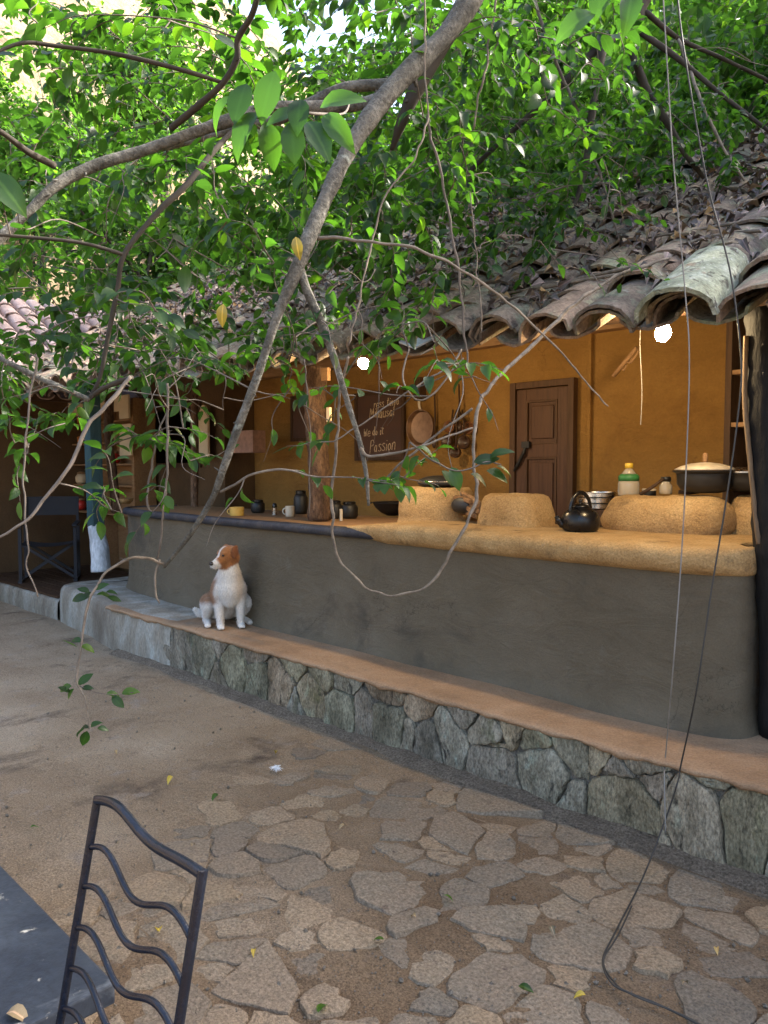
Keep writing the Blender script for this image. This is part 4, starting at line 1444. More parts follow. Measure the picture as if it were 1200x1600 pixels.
lad = [((717, 600), (716, 668), 0.052, 'dark coconut shell ladle with the longest stick in the hanging bundle', 0.06), ((708, 640), (700, 690), 0.055, 'coconut shell ladle hanging lowest left in the bundle', 0.04),
       ((722, 640), (726, 692), 0.058, 'coconut shell ladle hanging lowest right in the bundle', 0.08), ((712, 645), (712, 708), 0.045, 'small coconut ladle at the bottom of the bundle', 0.12),
       ((714, 640), (702, 668), 0.050, 'reddish coconut shell ladle at the upper left of the bundle', 0.10), ((716, 640), (731, 670), 0.052, 'reddish coconut shell ladle at the upper right of the bundle', 0.03),
       ((679, 612), (678, 690), 0.040, 'thin long handled wooden spoon hanging alone right of the pan', 0.03)]
M['shell'] = plain('coconut_shell', (0.055, 0.026, 0.014), 0.4, vary=0.4)
M['shellred'] = plain('polished_shell', (0.15, 0.06, 0.022), 0.35, vary=0.4)
for k, (a, b_, r_, l, dy) in enumerate(lad):
    p = on_y(a[0], a[1], 4.96 - dy); q = on_y(b_[0], b_[1], 4.95 - dy)
    t = thing('ladle', l, 'ladle', q, 'ladles hanging on the ochre wall')
    mb = MB(); mb.tube([p, (p + q) / 2 + Vector((0.01, 0, 0)), q + Vector((0, 0, r_ * 0.7))], [0.007, 0.009, 0.010], 7)
    mb.build('stick', M['darkwood'], t, True)
    mb = MB()
    if k == 6:
        mb.ball(q, (r_ * 0.6, 0.012, r_ * 1.4), 14, 8)
    else:
        mb.lathe(q + Vector((0, 0.03, 0)), [(r_ * 1.02, -0.052), (r_ * 0.98, -0.02), (r_ * 0.72, 0.004), (r_ * 0.3, 0.016), (0.002, 0.018)][::-1] + [(r_ * 0.9, -0.052), (r_ * 0.6, -0.008), (0.002, 0.004)], 22, axis=(0.25 - 0.1 * k, 0.95, -0.15), closed_ends=False)
    mb.build('bowl', M['shellred'] if k in (4, 5) else M['shell'], t, True)

# wooden peg rack and strings under the eave by the bulb
a = on_y(958, 588, 4.2); b_ = on_y(995, 543, 4.2)
t = thing('peg_stick', 'forked wooden peg stick hanging beneath the eave right of the door', 'stick', a)
mb = MB(); mb.tube([a, (a + b_) / 2, b_], [0.012, 0.014, 0.013], 7); mb.tube([b_, b_ + Vector((0.02, -0.02, -0.03)), b_ + Vector((-0.02, -0.03, -0.09))], 0.007, 6)
for f_ in (0.3, 0.55):
    q = a + (b_ - a) * f_
    mb.tube([q, q + Vector((0.035, -0.02, -0.02)), q + Vector((0.05, -0.02, 0.01))], 0.006, 6)
mb.build('stick', M['palebeam'], t, True)

# ------------------------------------------------------------------ dark shelf rack seen behind the near post
s0 = on_y(1146, 700, 4.7); s1 = on_y(1262, 700, 4.7)
t = thing('shelf_rack', 'tall dark shelf rack in the corner behind the blackened post', 'shelf', (s0.x, 4.7, 0.1))
for X in (s0.x, s1.x):
    mb = MB(); mb.span((X, 4.55, 0.1), (X + 0.035, 4.95, 2.55)); mb.build('upright', M['darkwood'], t)
for k, z in enumerate((0.5, 0.95, 1.4, 1.75, 2.05, 2.4)):
    mb = MB(); mb.span((s0.x + 0.036, 4.56, z), (s1.x - 0.001, 4.94, z + 0.025)); mb.build('shelf', M['palebeam'], t)
for k, (z, w) in enumerate(((1.775, 0.1), (2.075, 0.13), (1.425, 0.12))):
    p = Vector((s0.x + 0.22, 4.72, z))
    t2 = thing('steel_tin', ('steel tin on the lower shelf of the rack', 'steel tin on the upper shelf of the rack', 'steel tin on the bottom shelf of the rack')[k], 'tin', p)
    mb = MB(); mb.lathe(p, [(w * 0.8, 0), (w * 0.8, 0.12)], 20); mb.build('body', M['steel'], t2, True, sharp=40)
    mb = MB(); mb.lathe(p, [(w * 0.83, 0.121), (w * 0.83, 0.14), (w * 0.5, 0.15)], 20); mb.build('lid', M['steel'], t2, True, sharp=40)

# ------------------------------------------------------------------ far end: painted post, cabinet, boards
pb = on_y(157, 893, 3.62)
t = thing('painted_post', 'teal painted post standing on a whitewashed foot by the counter end', 'post', (pb.x, pb.y, pb.z))
mb = MB(); q0 = on_y(158, 893, 3.62); q1 = on_y(150, 822, 3.62)
sp_ = spline([q0, on_y(156, 860, 3.62), q1], 8)
mb.tube(sp_, [0.105 - 0.02 * i / len(sp_) + 0.006 * nz(p, 9, 3) for i, p in enumerate(sp_)], 14); mb.build('whitewashed_foot', M['whitepost'], t, True)
mb = MB(); sh = [q1 + Vector((0, 0, 0.001)), on_y(148, 740, 3.62), on_y(143, 640, 3.62), on_y(142, 600, 3.62)]
mb.bar(sh[0], sh[-1], 0.15, 0.13, up=(0, 1, 0)); mb.build('shaft', M['teal'], t, bevel=0.01)
c0, c1 = on_y(104, 800, 4.35), on_y(212, 640, 4.35)
t = thing('display_cabinet', 'open wooden cabinet with cream gables behind the teal post', 'cabinet', ((c0.x + c1.x) / 2, 4.45, 0.228))
zb_, zt_ = 0.24, on_y(150, 690, 4.35).z + 0.10
for X in (c0.x, (c0.x + c1.x) / 2, c1.x):
    mb = MB(); mb.span((X - 0.03, 4.30, zb_), (X + 0.03, 4.58, zt_ + 0.38)); mb.build('upright', M['palebeam'], t, bevel=0.004)
xs_ = [(c0.x + 0.031, (c0.x + c1.x) / 2 - 0.031), ((c0.x + c1.x) / 2 + 0.031, c1.x - 0.031)]
shz = [on_y(150, v, 4.35).z for v in (800, 757, 725, 692, 660)]
for z in shz:
    for (a, b_) in xs_:
        mb = MB(); mb.span((a, 4.32, z - 0.02), (b_, 4.57, z)); mb.build('shelf', M['palebeam'], t)
mb = MB(); mb.span((c0.x, 4.585, zb_), (c1.x, 4.60, zt_ + 0.38)); mb.build('back_board', M['palebeam'], t)
for (a, b_) in xs_:
    z = on_y(150, 648, 4.35).z
    mb = MB()
    mb.add([(a, 4.28, z), (b_, 4.28, z), (b_, 4.28, z + 0.12), ((a + b_) / 2, 4.28, z + 0.24), (a, 4.28, z + 0.12), (a, 4.295, z), (b_, 4.295, z), (b_, 4.295, z + 0.12), ((a + b_) / 2, 4.295, z + 0.24), (a, 4.295, z + 0.12)],
           [(0, 1, 2, 3, 4), (9, 8, 7, 6, 5), (0, 5, 6, 1), (1, 6, 7, 2), (2, 7, 8, 3), (3, 8, 9, 4), (4, 9, 5, 0)])
    mb.build('gable_board', M['cream'], t)
M['orange'] = plain('orange_glaze', (0.55, 0.20, 0.03), 0.35)
M['red'] = plain('red_glaze', (0.45, 0.03, 0.02), 0.4)
k = 0
for (pxx, zi, mt, w) in ((122, 4, 'orange', 'orange painted figure on the top cabinet shelf'), (122, 3, 'orange', 'orange jar on the upper cabinet shelf left of the teal post'), (176, 3, 'cream', 'cream jar on the upper cabinet shelf right of the teal post'),
                         (120, 2, 'orange', 'orange jar on the middle cabinet shelf'), (126, 1, 'cream', 'cream jar on the lower cabinet shelf'), (178, 2, 'red', 'red jar on the middle cabinet shelf'), (124, 0, 'red', 'red jar on the lowest cabinet shelf')):
    p = on_y(pxx, 700, 4.43); p.z = shz[zi] + 0.001
    t = thing('cabinet_jar', w, 'jar', p, 'jars in the display cabinet')
    mb = MB(); mb.lathe(p, [(0.05, 0), (0.075, 0.03), (0.08, 0.09), (0.05, 0.13)], 16); mb.build('body', M[mt], t, True)
    mb = MB(); mb.lathe(p, [(0.056, 0.131), (0.056, 0.15), (0.02, 0.165), (0.002, 0.167)], 16); mb.build('lid', M['red' if mt == 'orange' else 'palebeam'], t, True)
a = on_y(311, 716, 4.5); b_ = on_y(324, 645, 4.5)
t = thing('rounded_board', 'narrow cream board with a rounded top leaning in the dark kitchen', 'board', a)
mb = MB(); w = (b_.x - a.x) / 2; cx_ = (a.x + b_.x) / 2
out = [(cx_ - w, a.z), (cx_ + w, a.z)] + [(cx_ + w * math.cos(q), b_.z - w + 2.0 * w * math.sin(q)) for q in np.linspace(0, math.pi, 13)]
n_ = len(out)
mb.add([(x, 4.5, z) for x, z in out] + [(x, 4.525, z) for x, z in out], [tuple(range(n_)), tuple(range(2 * n_ - 1, n_ - 1, -1))] + [(i, (i + 1) % n_, n_ + (i + 1) % n_, n_ + i) for i in range(n_)])
mb.build('board', M['cream'], t)
a = on_y(366, 708, 4.5); b_ = on_y(400, 672, 4.5)
t = thing('wall_box', 'plain pinkish brown box on the dark wall left of the ochre wall', 'box', a)
M['pinkbox'] = plain('pink_brown_box', (0.30, 0.17, 0.12), 0.8)
mb = MB(); mb.span((a.x, 4.46, a.z), (b_.x, 4.615, b_.z)); mb.build('box', M['pinkbox'], t, bevel=0.004)
for (x0, x1, y0, y1, l) in ((187, 204, 662, 712, 'lower cream plank leaning left of the dark window'), (186, 200, 616, 655, 'upper cream plank left of the dark window')):
    a = on_y(x0, y1, 4.2); b_ = on_y(x1, y0, 4.2)
    t = thing('cream_plank', l, 'plank', a)
    mb = MB(); mb.span((a.x, 4.2, a.z), (b_.x, 4.225, b_.z)); mb.build('plank', M['cream'], t, bevel=0.004)

# ------------------------------------------------------------------ canvas chair on the porch
cc = on_z(84, 893, 0.228)
cc = Vector((-9.05, 3.55, 0.228))
t = thing('director_chair', 'black folding canvas chair standing on the planked porch', 'chair', cc)
ca = R(-28)
fx = Vector((math.cos(ca), math.sin(ca), 0)); fy = Vector((-math.sin(ca), math.cos(ca), 0)); fz = Vector((0, 0, 1))


def L_(x, y, z): return cc + fx * x + fy * y + fz * z


for s in (-1, 1):
    for x in (-0.22, 0.20):
        mb = MB(); mb.bar(L_(x, 0.29 * s, 0.03 if 1 else 0), L_(x, 0.29 * s, 0.62 if x > 0 else 0.66), 0.035, 0.035, up=fx); mb.build('leg', M['canvas'], t)
    mb = MB(); mb.bar(L_(-0.26, 0.29 * s, 0.015), L_(0.26, 0.29 * s, 0.015), 0.04, 0.03); mb.build('foot_rail', M['canvas'], t)
    mb = MB(); mb.bar(L_(-0.24, 0.29 * s, 0.66), L_(0.26, 0.29 * s, 0.645), 0.055, 0.025); mb.build('armrest', M['canvas'], t, bevel=0.004)
    mb = MB(); mb.bar(L_(-0.22, 0.285 * s, 0.66), L_(-0.27, 0.285 * s, 0.95), 0.03, 0.03, up=fx); mb.build('back_post', M['canvas'], t)
for x in (-0.17, 0.16):
    mb = MB(); mb.bar(L_(x, -0.27, 0.05), L_(x, 0.27, 0.43), 0.03, 0.022, up=fx); mb.build('cross_brace', M['canvas'], t)
    mb = MB(); mb.bar(L_(x + 0.025, 0.27, 0.05), L_(x + 0.025, -0.27, 0.43), 0.03, 0.022, up=fx); mb.build('cross_brace', M['canvas'], t)
mb = MB()
rows = [[L_(x, y, 0.445 - 0.035 * (1 - (y / 0.28) ** 2)) for y in np.linspace(-0.28, 0.28, 9)] for x in (-0.21, 0.0, 0.21)]
mb.grid(rows); mb.grid([[p - fz * 0.006 for p in r_] for r_ in rows]); mb.build('seat', M['canvas'], t, True)
mb = MB()
rows = [[L_(-0.225 - 0.05 * (z - 0.66) / 0.29 - 0.03 * (1 - (y / 0.30) ** 2), y, z) for y in np.linspace(-0.30, 0.30, 9)] for z in (0.74, 0.85, 0.96)]
mb.grid(rows); mb.grid([[p - fx * 0.008 for p in r_] for r_ in rows]); mb.build('backrest', M['canvas'], t, True)

# ------------------------------------------------------------------ table and wavy chair in front
TZ = 0.44
tc = on_z(180, 1535, TZ)
t = thing('low_table', 'low dark slate topped table with worn chipped edges at the lower left', 'table', (tc.x - 0.7, tc.y - 0.45, 0))
mb = MB(); mb.span((tc.x - 1.5, tc.y - 0.9, TZ - 0.045), (tc.x, tc.y, TZ)); mb.build('tabletop', M['tabletop'], t, bevel=0.005)
for (x, y) in ((tc.x - 0.1, tc.y - 0.1), (tc.x - 1.4, tc.y - 0.1), (tc.x - 0.1, tc.y - 0.8), (tc.x - 1.4, tc.y - 0.8)):
    mb = MB(); mb.span((x - 0.035, y - 0.035, -0.01), (x + 0.035, y + 0.035, TZ - 0.046)); mb.build('leg', M['darkwood'], t)

ZT = 0.88
TL = on_z(152, 1250, ZT); TR = on_z(316, 1366, ZT)
back = Vector((-0.015, -1, 0)).normalized()
rec = 0.085 / 0.43


def CB(s, z):                     # point of the chair back: s 0..1 across, z height
    return TL.lerp(TR, s) * 1.0 + Vector((0, 0, z - ZT)) + back * ((ZT - z) * rec)


fc = thing('metal_chair', 'dark blue black iron chair with a wavy ladder back in front', 'chair', (CB(0.5, 0.0).x, CB(0.5, 0).y - 0.15, 0))
for s, r_ in ((0, 0.0078), (1, 0.0086)):
    mb = MB(); mb.tube([CB(s, ZT + 0.006), CB(s, 0.45), CB(s, 0.44) + Vector((0, 0.0, -0.01)), CB(s, 0.45) + Vector((0, 0.06, -0.45))], r_, 10); mb.build('back_leg', M['navypaint'], fc, True, sharp=50)
W3 = lambda s, a: a * math.sin(3 * math.pi * s) * (1 if 0 < s < 1 else 0)
mb = MB(); mb.tube([CB(s, ZT + W3(s, 0.005) + 0.008 * math.sin(2 * math.pi * s)) for s in np.linspace(0, 1, 25)], 0.0088, 10); mb.build('top_rail', M['navypaint'], fc, True, sharp=50)
for i, z in enumerate((0.795, 0.725, 0.652, 0.58, 0.51)):
    mb = MB(); mb.tube([CB(s, z + W3(s, 0.017) - 0.012 * s) for s in np.linspace(0.0, 1.0, 29)], 0.0056, 9); mb.build('wavy_rung', M['navypaint'], fc, True)
q = [CB(0, 0.45), CB(1, 0.45), CB(1, 0.45) + back * 0.40, CB(0, 0.45) + back * 0.40]
mb = MB(); mb.add([p for p in q] + [p + Vector((0, 0, 0.02)) for p in q], [(3, 2, 1, 0), (4, 5, 6, 7), (0, 1, 5, 4), (1, 2, 6, 5), (2, 3, 7, 6), (3, 0, 4, 7)]); mb.build('seat', M['navypaint'], fc, bevel=0.004)
for s in (2, 3):
    mb = MB(); mb.tube([q[s], q[s] + Vector((0, -0.03, -0.45))], 0.0098, 10); mb.build('front_leg', M['navypaint'], fc, True, sharp=50)

# ------------------------------------------------------------------ the dog
DO = Vector((-4.665, 3.10, BZ + 0.002))
dfx = Vector((0.915, -0.40, 0)).normalized(); dfy = Vector((-dfx.y, dfx.x, 0))


def D_(p): return DO + dfx * p[0] + dfy * p[1] + Vector((0, 0, p[2]))


ha = R(-66)
hx = Vector((math.cos(ha), math.sin(ha), -0.20)).normalized(); hy = Vector((0, 0, 1)).cross(hx).normalized(); hz2 = hx.cross(hy)
HC = Vector((-0.005, -0.01, 0.525))


def H_(x, y, z): return HC + hx * x + hy * y + hz2 * z


mb = MB()


def limb(pts, rad, n=12):
    P_ = spline([tuple(p) for p in pts], 5)
    Rr = [float(v[0]) for v in spline([(r_, 0) for r_ in rad], 5)]
    mb.tube([Vector(p) for p in P_], Rr, n)
    mb.ball(P_[0], Rr[0], 10, 8); mb.ball(P_[-1], Rr[-1], 10, 8)


limb([(-0.275, 0.0, 0.115), (-0.22, 0, 0.165), (-0.15, 0, 0.225), (-0.085, 0, 0.285), (-0.055, 0, 0.335), (-0.035, 0, 0.40), (-0.02, -0.004, 0.465), HC], [0.098, 0.118, 0.120, 0.118, 0.106, 0.082, 0.066, 0.062], 18)
mb.ball((-0.035, 0, 0.285), (0.092, 0.098, 0.105), 18, 12)
mb.ball((-0.03, 0.0, 0.225), (0.062, 0.075, 0.07), 16, 10)
for s, fxo in ((-1, 0.0), (1, 0.0)):
    limb([(-0.045, 0.068 * s, 0.29), (-0.05, 0.078 * s, 0.21), (-0.022, 0.076 * s, 0.13), (-0.008, 0.073 * s, 0.06), (-0.002, 0.073 * s, 0.028)], [0.058, 0.044, 0.030, 0.024, 0.024])
    mb.ball((0.018, 0.074 * s, 0.018), (0.036, 0.028, 0.019), 14, 8)
    for k in (-1, 0, 1):
        mb.ball((0.044, 0.074 * s + 0.015 * k, 0.013), (0.014, 0.009, 0.012), 10, 6)
    # haunch, shank and hind paw
    limb([(-0.235, 0.075 * s, 0.13), (-0.185, 0.115 * s, 0.165), (-0.125, 0.135 * s, 0.165)], [0.085, 0.078, 0.050], 14)
    limb([(-0.12, 0.138 * s, 0.155), (-0.17, 0.140 * s, 0.095), (-0.225, 0.138 * s, 0.045)], [0.046, 0.034, 0.026])
    limb([(-0.225, 0.138 * s, 0.036), (-0.15, 0.145 * s, 0.026), (-0.085, 0.15 * s, 0.021)], [0.027, 0.023, 0.022])
    mb.ball((-0.07, 0.152 * s, 0.018), (0.034, 0.026, 0.018), 12, 8)
limb([(-0.33, -0.03, 0.06), (-0.375, -0.08, 0.04), (-0.40, -0.15, 0.05), (-0.40, -0.20, 0.085)], [0.034, 0.032, 0.030, 0.016])
# head
Mh = Matrix((hx, hy, hz2)).transposed()
mb.ball(H_(0.0, 0, 0.012), (0.080, 0.066, 0.066), 18, 12, Mh)
mb.ball(H_(-0.02, 0, -0.02), (0.062, 0.064, 0.056), 16, 10, Mh)
limb([H_(0.045, 0, -0.006), H_(0.08, 0, -0.016), H_(0.108, 0, -0.022), H_(0.130, 0, -0.024)], [0.046, 0.036, 0.030, 0.024], 14)
limb([H_(0.03, 0, -0.038), H_(0.07, 0, -0.045), H_(0.112, 0, -0.043)], [0.034, 0.026, 0.017], 12)
for s in (-1, 1):
    mb.ball(H_(0.045, 0.030 * s, 0.034), (0.026, 0.020, 0.016), 12, 8, Mh)
    # ear: rises from the skull and folds over, leaning to the side
    mb.ball(H_(-0.028, 0.052 * s, 0.052), (0.032, 0.014, 0.024), 12, 8, Mh @ Matrix.Rotation(-0.45 * s, 3, 'X'))
    mb.ball(H_(-0.018, 0.071 * s, 0.036), (0.027, 0.010, 0.036), 12, 8, Mh @ Matrix.Rotation(0.30 * s, 3, 'X'))
    mb.ball(H_(-0.006, 0.077 * s, 0.006), (0.016, 0.008, 0.022), 12, 8, Mh @ Matrix.Rotation(0.10 * s, 3, 'X'))
raw = mb.mesh('dog_raw')
bm = bmesh.new(); bm.from_mesh(raw); bmesh.ops.recalc_face_normals(bm, faces=bm.faces[:]); bm.to_mesh(raw); bm.free()
tmp = bpy.data.objects.new('dog_tmp', raw); COL.objects.link(tmp)
md = tmp.modifiers.new('r', 'REMESH'); md.mode = 'VOXEL'; md.voxel_size = 0.0062
md = tmp.modifiers.new('s', 'SMOOTH'); md.factor = 0.5; md.iterations = 3
dg = bpy.context.evaluated_depsgraph_get()
dme = bpy.data.meshes.new_from_object(tmp.evaluated_get(dg))
bpy.data.objects.remove(tmp)
dme.name = 'dog'
nv = len(dme.vertices)
co = np.empty(nv * 3, np.float32); dme.vertices.foreach_get('co', co); co = co.reshape(-1, 3)
cols = np.ones((nv, 4), np.float32)
WHITE = np.array((0.74, 0.71, 0.67)); TAN = np.array((0.33, 0.135, 0.045)); DTAN = np.array((0.20, 0.07, 0.024)); FLANK = np.array((0.30, 0.155, 0.08)); CREAM = np.array((0.66, 0.55, 0.45))


def sstep(a, b, x): t_ = min(1, max(0, (x - a) / (b - a))); return t_ * t_ * (3 - 2 * t_)


for i in range(nv):
    p = Vector(co[i])
    n1 = nz(p, 28, 3) * 0.012 + nz(p, 70, 5) * 0.005
    c = WHITE.copy()
    h = p - HC
    X, Y_, Z = h.dot(hx), h.dot(hy), h.dot(hz2)
    # brown head: from the cheeks to the nape, with a white blaze, muzzle and throat
    hd_ = sstep(-0.075, -0.05, Z + n1 + 0.35 * max(0, X)) * sstep(0.128, 0.105, X + n1) * sstep(-0.16, -0.10, X + 0.4 * Z)
    blaze = sstep(0.013, 0.006, abs(Y_) + n1 * 0.5) * sstep(0.0, 0.03, X) * sstep(0.0, 0.02, Z)
    muz = sstep(0.098, 0.122, X + n1 + 0.6 * max(0, -Z - 0.02))
    side = sstep(0.060, 0.052, 0.06 + 0 * Z)
    hw = hd_ * (1 - blaze) * (1 - muz)
    c = c * (1 - hw) + (DTAN if abs(Y_) > 0.062 else TAN) * hw
    # saddle patch on the right flank and shoulder, cream wash on the chest
    fl = sstep(0.030, 0.055, -p.y + n1) * sstep(0.15, 0.20, p.z + n1) * sstep(0.40, 0.33, p.z + n1) * sstep(0.0, 0.035, -p.x + n1) * (1 - hd_)
    bk = sstep(-0.11, -0.16, p.x + n1) * sstep(0.19, 0.24, p.z + n1)
    c = c * (1 - max(fl, bk * 0.9)) + FLANK * max(fl, bk * 0.9)
    th = sstep(0.10, 0.13, -p.y + n1) * sstep(0.09, 0.13, p.z + n1 * 2) * sstep(-0.10, -0.14, p.x + n1) * 0.12
    c = c * (1 - th) + FLANK * th
    cw = sstep(0.0, 0.06, p.y + n1) * sstep(0.18, 0.26, p.z) * (1 - hd_) * 0.55
    c = c * (1 - cw) + CREAM * cw
    cols[i, :3] = c
at = dme.color_attributes.new('fur', 'FLOAT_COLOR', 'POINT')
at.data.foreach_set('color', cols.ravel())
wco = np.array([tuple(dfx * float(a) + dfy * float(b) + Vector((0, 0, float(c)))) for a, b, c in co], np.float32)
dme.vertices.foreach_set('co', wco.ravel())
dme.polygons.foreach_set('use_smooth', [True] * len(dme.polygons))
dme.update()
m, nt, b = new_mat('dog_fur')
vc = nt.nodes.new('ShaderNodeVertexColor'); vc.layer_name = 'fur'
v = coords(nt, (1, 1, 0.35))
fn = tex_noise(nt, v, 160, 3, 0.7)
nt.links.new(mix_col(nt, vc.outputs[0], ramp(nt, fn, [(0.3, 0.70), (0.7, 1.15)]), 1.0, 'MULTIPLY'), b.inputs['Base Color'])
b.inputs['Roughness'].default_value = 0.8; b.inputs['Specular IOR Level'].default_value = 0.2
b.inputs['Sheen Weight'].default_value = 0.25
bump(nt, b, fn, 0.003)
dme.materials.clear(); dme.materials.append(m)
dog = bpy.data.objects.new('dog', dme); COL.objects.link(dog); dog.location = DO
tag(dog, 'white dog with a brown head sitting on the clay bench looking aside', 'dog')
# short fur over the whole coat
g_ = np.random.default_rng(4)
np_ = len(dme.polygons)
fc_ = np.empty(np_ * 3, np.float32); dme.polygons.foreach_get('center', fc_); fc_ = fc_.reshape(-1, 3)
fn_ = np.empty(np_ * 3, np.float32); dme.polygons.foreach_get('normal', fn_); fn_ = fn_.reshape(-1, 3)
v0 = np.array([p.vertices[0] for p in dme.polygons])
keepf = (fc_[:, 2] > 0.03)
idx = np.repeat(np.nonzero(keepf)[0], 2)
headz = np.array([tuple(dfx * HC.x + dfy * HC.y + Vector((0, 0, HC.z)))])
near_head = np.linalg.norm(fc_[idx] - headz, axis=1) < 0.13
flow = np.array([[-0.35 * dfx.x, -0.35 * dfx.y, -1.0]]) + g_.normal(0, 0.25, (len(idx), 3))
dirn = flow * 0.8 + fn_[idx] * g_.uniform(0.35, 0.8, (len(idx), 1))
dirn /= np.linalg.norm(dirn, axis=1, keepdims=True)
ln_ = np.where(near_head, 0.006, 0.014) * g_.uniform(0.6, 1.3, len(idx))
b0 = fc_[idx] + g_.normal(0, 0.002, (len(idx), 3))
sd_ = np.cross(dirn, fn_[idx]); sd_ /= np.maximum(1e-6, np.linalg.norm(sd_, axis=1, keepdims=True)); sd_ *= 0.0011
V3 = np.stack([b0 - sd_, b0 + sd_, b0 + dirn * ln_[:, None]], 1).reshape(-1, 3)
nt_ = len(idx)
fme = np_mesh('fur', V3, np.arange(nt_ * 3), np.arange(nt_) * 3, np.full(nt_, 3), False)
if len(fme.vertices) == nt_ * 3:
    fcol = np.repeat(cols[v0[idx]] * np.concatenate([g_.uniform(0.82, 1.12, (nt_, 1)).repeat(3, 1), np.ones((nt_, 1))], 1), 3, axis=0).astype(np.float32)
    fme.color_attributes.new('fur', 'FLOAT_COLOR', 'POINT').data.foreach_set('color', fcol.ravel())
fme.materials.append(m)
fo = bpy.data.objects.new('fur', fme); COL.objects.link(fo); fo.parent = dog; tag(fo, kind='stuff')
M['dogblack'] = plain('dog_black', (0.012, 0.010, 0.010), 0.25)
mb = MB(); mb.ball(D_(H_(0.148, 0, -0.016)), (0.017, 0.019, 0.015), 12, 8, Matrix((dfx * hx.x + dfy * hx.y + Vector((0, 0, hx.z)), dfx * hy.x + dfy * hy.y + Vector((0, 0, hy.z)), dfx * hz2.x + dfy * hz2.y + Vector((0, 0, hz2.z)))).transposed())
mb.build('nose', M['dogblack'], dog, True)
for s in (-1, 1):
    mb = MB(); mb.ball(D_(H_(0.0625, 0.034 * s, 0.024)), 0.0105, 10, 8); mb.build('eye', M['dogblack'], dog, True)
mb = MB(); mb.tube([D_(H_(0.140, -0.012, -0.044)), D_(H_(0.112, -0.026, -0.046)), D_(H_(0.085, -0.0345, -0.047)), D_(H_(0.062, -0.043, -0.043))], [0.003, 0.0042, 0.0045, 0.002], 6)
mb.build('mouth', M['dogblack'], dog, True)

# ------------------------------------------------------------------ cords hanging from the branches
M['cord'] = plain('grey_cord', (0.20, 0.185, 0.165), 0.8, vary=0.2)
M['blackcord'] = plain('black_cord', (0.03, 0.028, 0.025), 0.6)
c1 = [at_d(1033, -60, 2.75), at_d(1040, 60, 2.75), at_d(1052, 250, 2.75), at_d(1070, 450, 2.75), at_d(1077, 560, 2.75), at_d(1072, 730, 2.75), at_d(1064, 880, 2.75), at_d(1052, 1040, 2.75), on_z(1040, 1180, BZ + 0.01), on_y(1038, 1215, 2.825), on_y(1040, 1300, 2.76)]
t = thing('dangling_rope', 'thin grey cord hanging straight down before the wide hearth', 'cord', c1[-1])
mb = MB(); mb.tube([Vector(p) for p in spline(c1, 8)], 0.0026, 6); mb.build('cord', M['cord'], t, True)
c2 = [at_d(1055, -60, 2.7), at_d(1066, 60, 2.7), at_d(1104, 280, 2.7), at_d(1140, 420, 2.7), at_d(1158, 560, 2.7), at_d(1153, 650, 2.7), at_d(1135, 780, 2.7), at_d(1112, 920, 2.7), at_d(1088, 1080, 2.72), on_z(1064, 1195, BZ + 0.008), on_y(1058, 1225, 2.825), on_y(1038, 1285, 2.79),
      on_z(1004, 1372, 0.025), on_z(962, 1455, 0.025), on_z(942, 1500, 0.025), on_z(955, 1535, 0.025), on_z(985, 1552, 0.025), on_z(1030, 1570, 0.02), on_z(1090, 1600, 0.02), on_z(1150, 1640, 0.02)]
t = thing('dangling_rope', 'dark cord looping down beside the post and trailing across the paving', 'cord', c2[-1])
S2 = [Vector(p) for p in spline(c2, 8)]
mb = MB(); mb.tube(S2, 0.0032, 6); mb.build('cord', M['blackcord'], t, True)
mb = MB(); mb.tube([p + Vector((0.008 + 0.004 * math.sin(i * 0.4), 0.004 * math.cos(i * 0.3), 0.0)) for i, p in enumerate(S2[100:])], 0.0026, 6); mb.build('second_strand', M['blackcord'], t, True)
a = on_y(1000, 545, 3.6)
t = thing('string', 'short pale string dangling under the eave left of the near bulb', 'string', a)
mb = MB(); mb.tube(spline([a + Vector((0, 0, 0.1)), a, on_y(1003, 610, 3.6), on_y(1001, 664, 3.6)], 5), 0.002, 5); mb.build('string', M['cord'], t)

# ================================================================== trees, leaves, vines
_st = [(.12, .150, .02), (.30, .250, .03), (.50, .275, .0), (.70, .215, -.03), (.87, .110, -.07)]
LT_V = np.array([(0, 0, 0)] + [q for (t_, w_, z_) in _st for q in ((t_, -w_, z_ + w_ * .22), (t_, 0, z_), (t_, w_, z_ + w_ * .22))] + [(1, 0, -.13)])
LT_F = [(0, 1, 2), (0, 2, 3)] + [q for i in range(4) for q in ((1 + 3 * i, 4 + 3 * i, 5 + 3 * i, 2 + 3 * i), (2 + 3 * i, 5 + 3 * i, 6 + 3 * i, 3 + 3 * i))] + [(13, 16, 14), (14, 16, 15)]
LS_V = np.array([(0, 0, 0), (.5, -.28, .07), (1, 0, -.10), (.5, .28, .07), (.5, 0, 0)])
LS_F = [(0, 1, 4), (1, 2, 4), (2, 3, 4), (3, 0, 4)]
LQ_V = np.array([(0, 0, 0), (.45, -.30, .08), (1, 0, -.06), (.45, .30, .08)])
LQ_F = [(0, 1, 2), (0, 2, 3)]


def norm_rows(a):
    return a / np.maximum(1e-9, np.linalg.norm(a, axis=1, keepdims=True))


def add_rib(me, r_):
    """1 along the midrib, 0 at the margin"""
    if len(r_) == len(me.vertices):
        me.attributes.new('rib', 'FLOAT', 'POINT').data.foreach_set('value', np.ascontiguousarray(r_, dtype=np.float32))


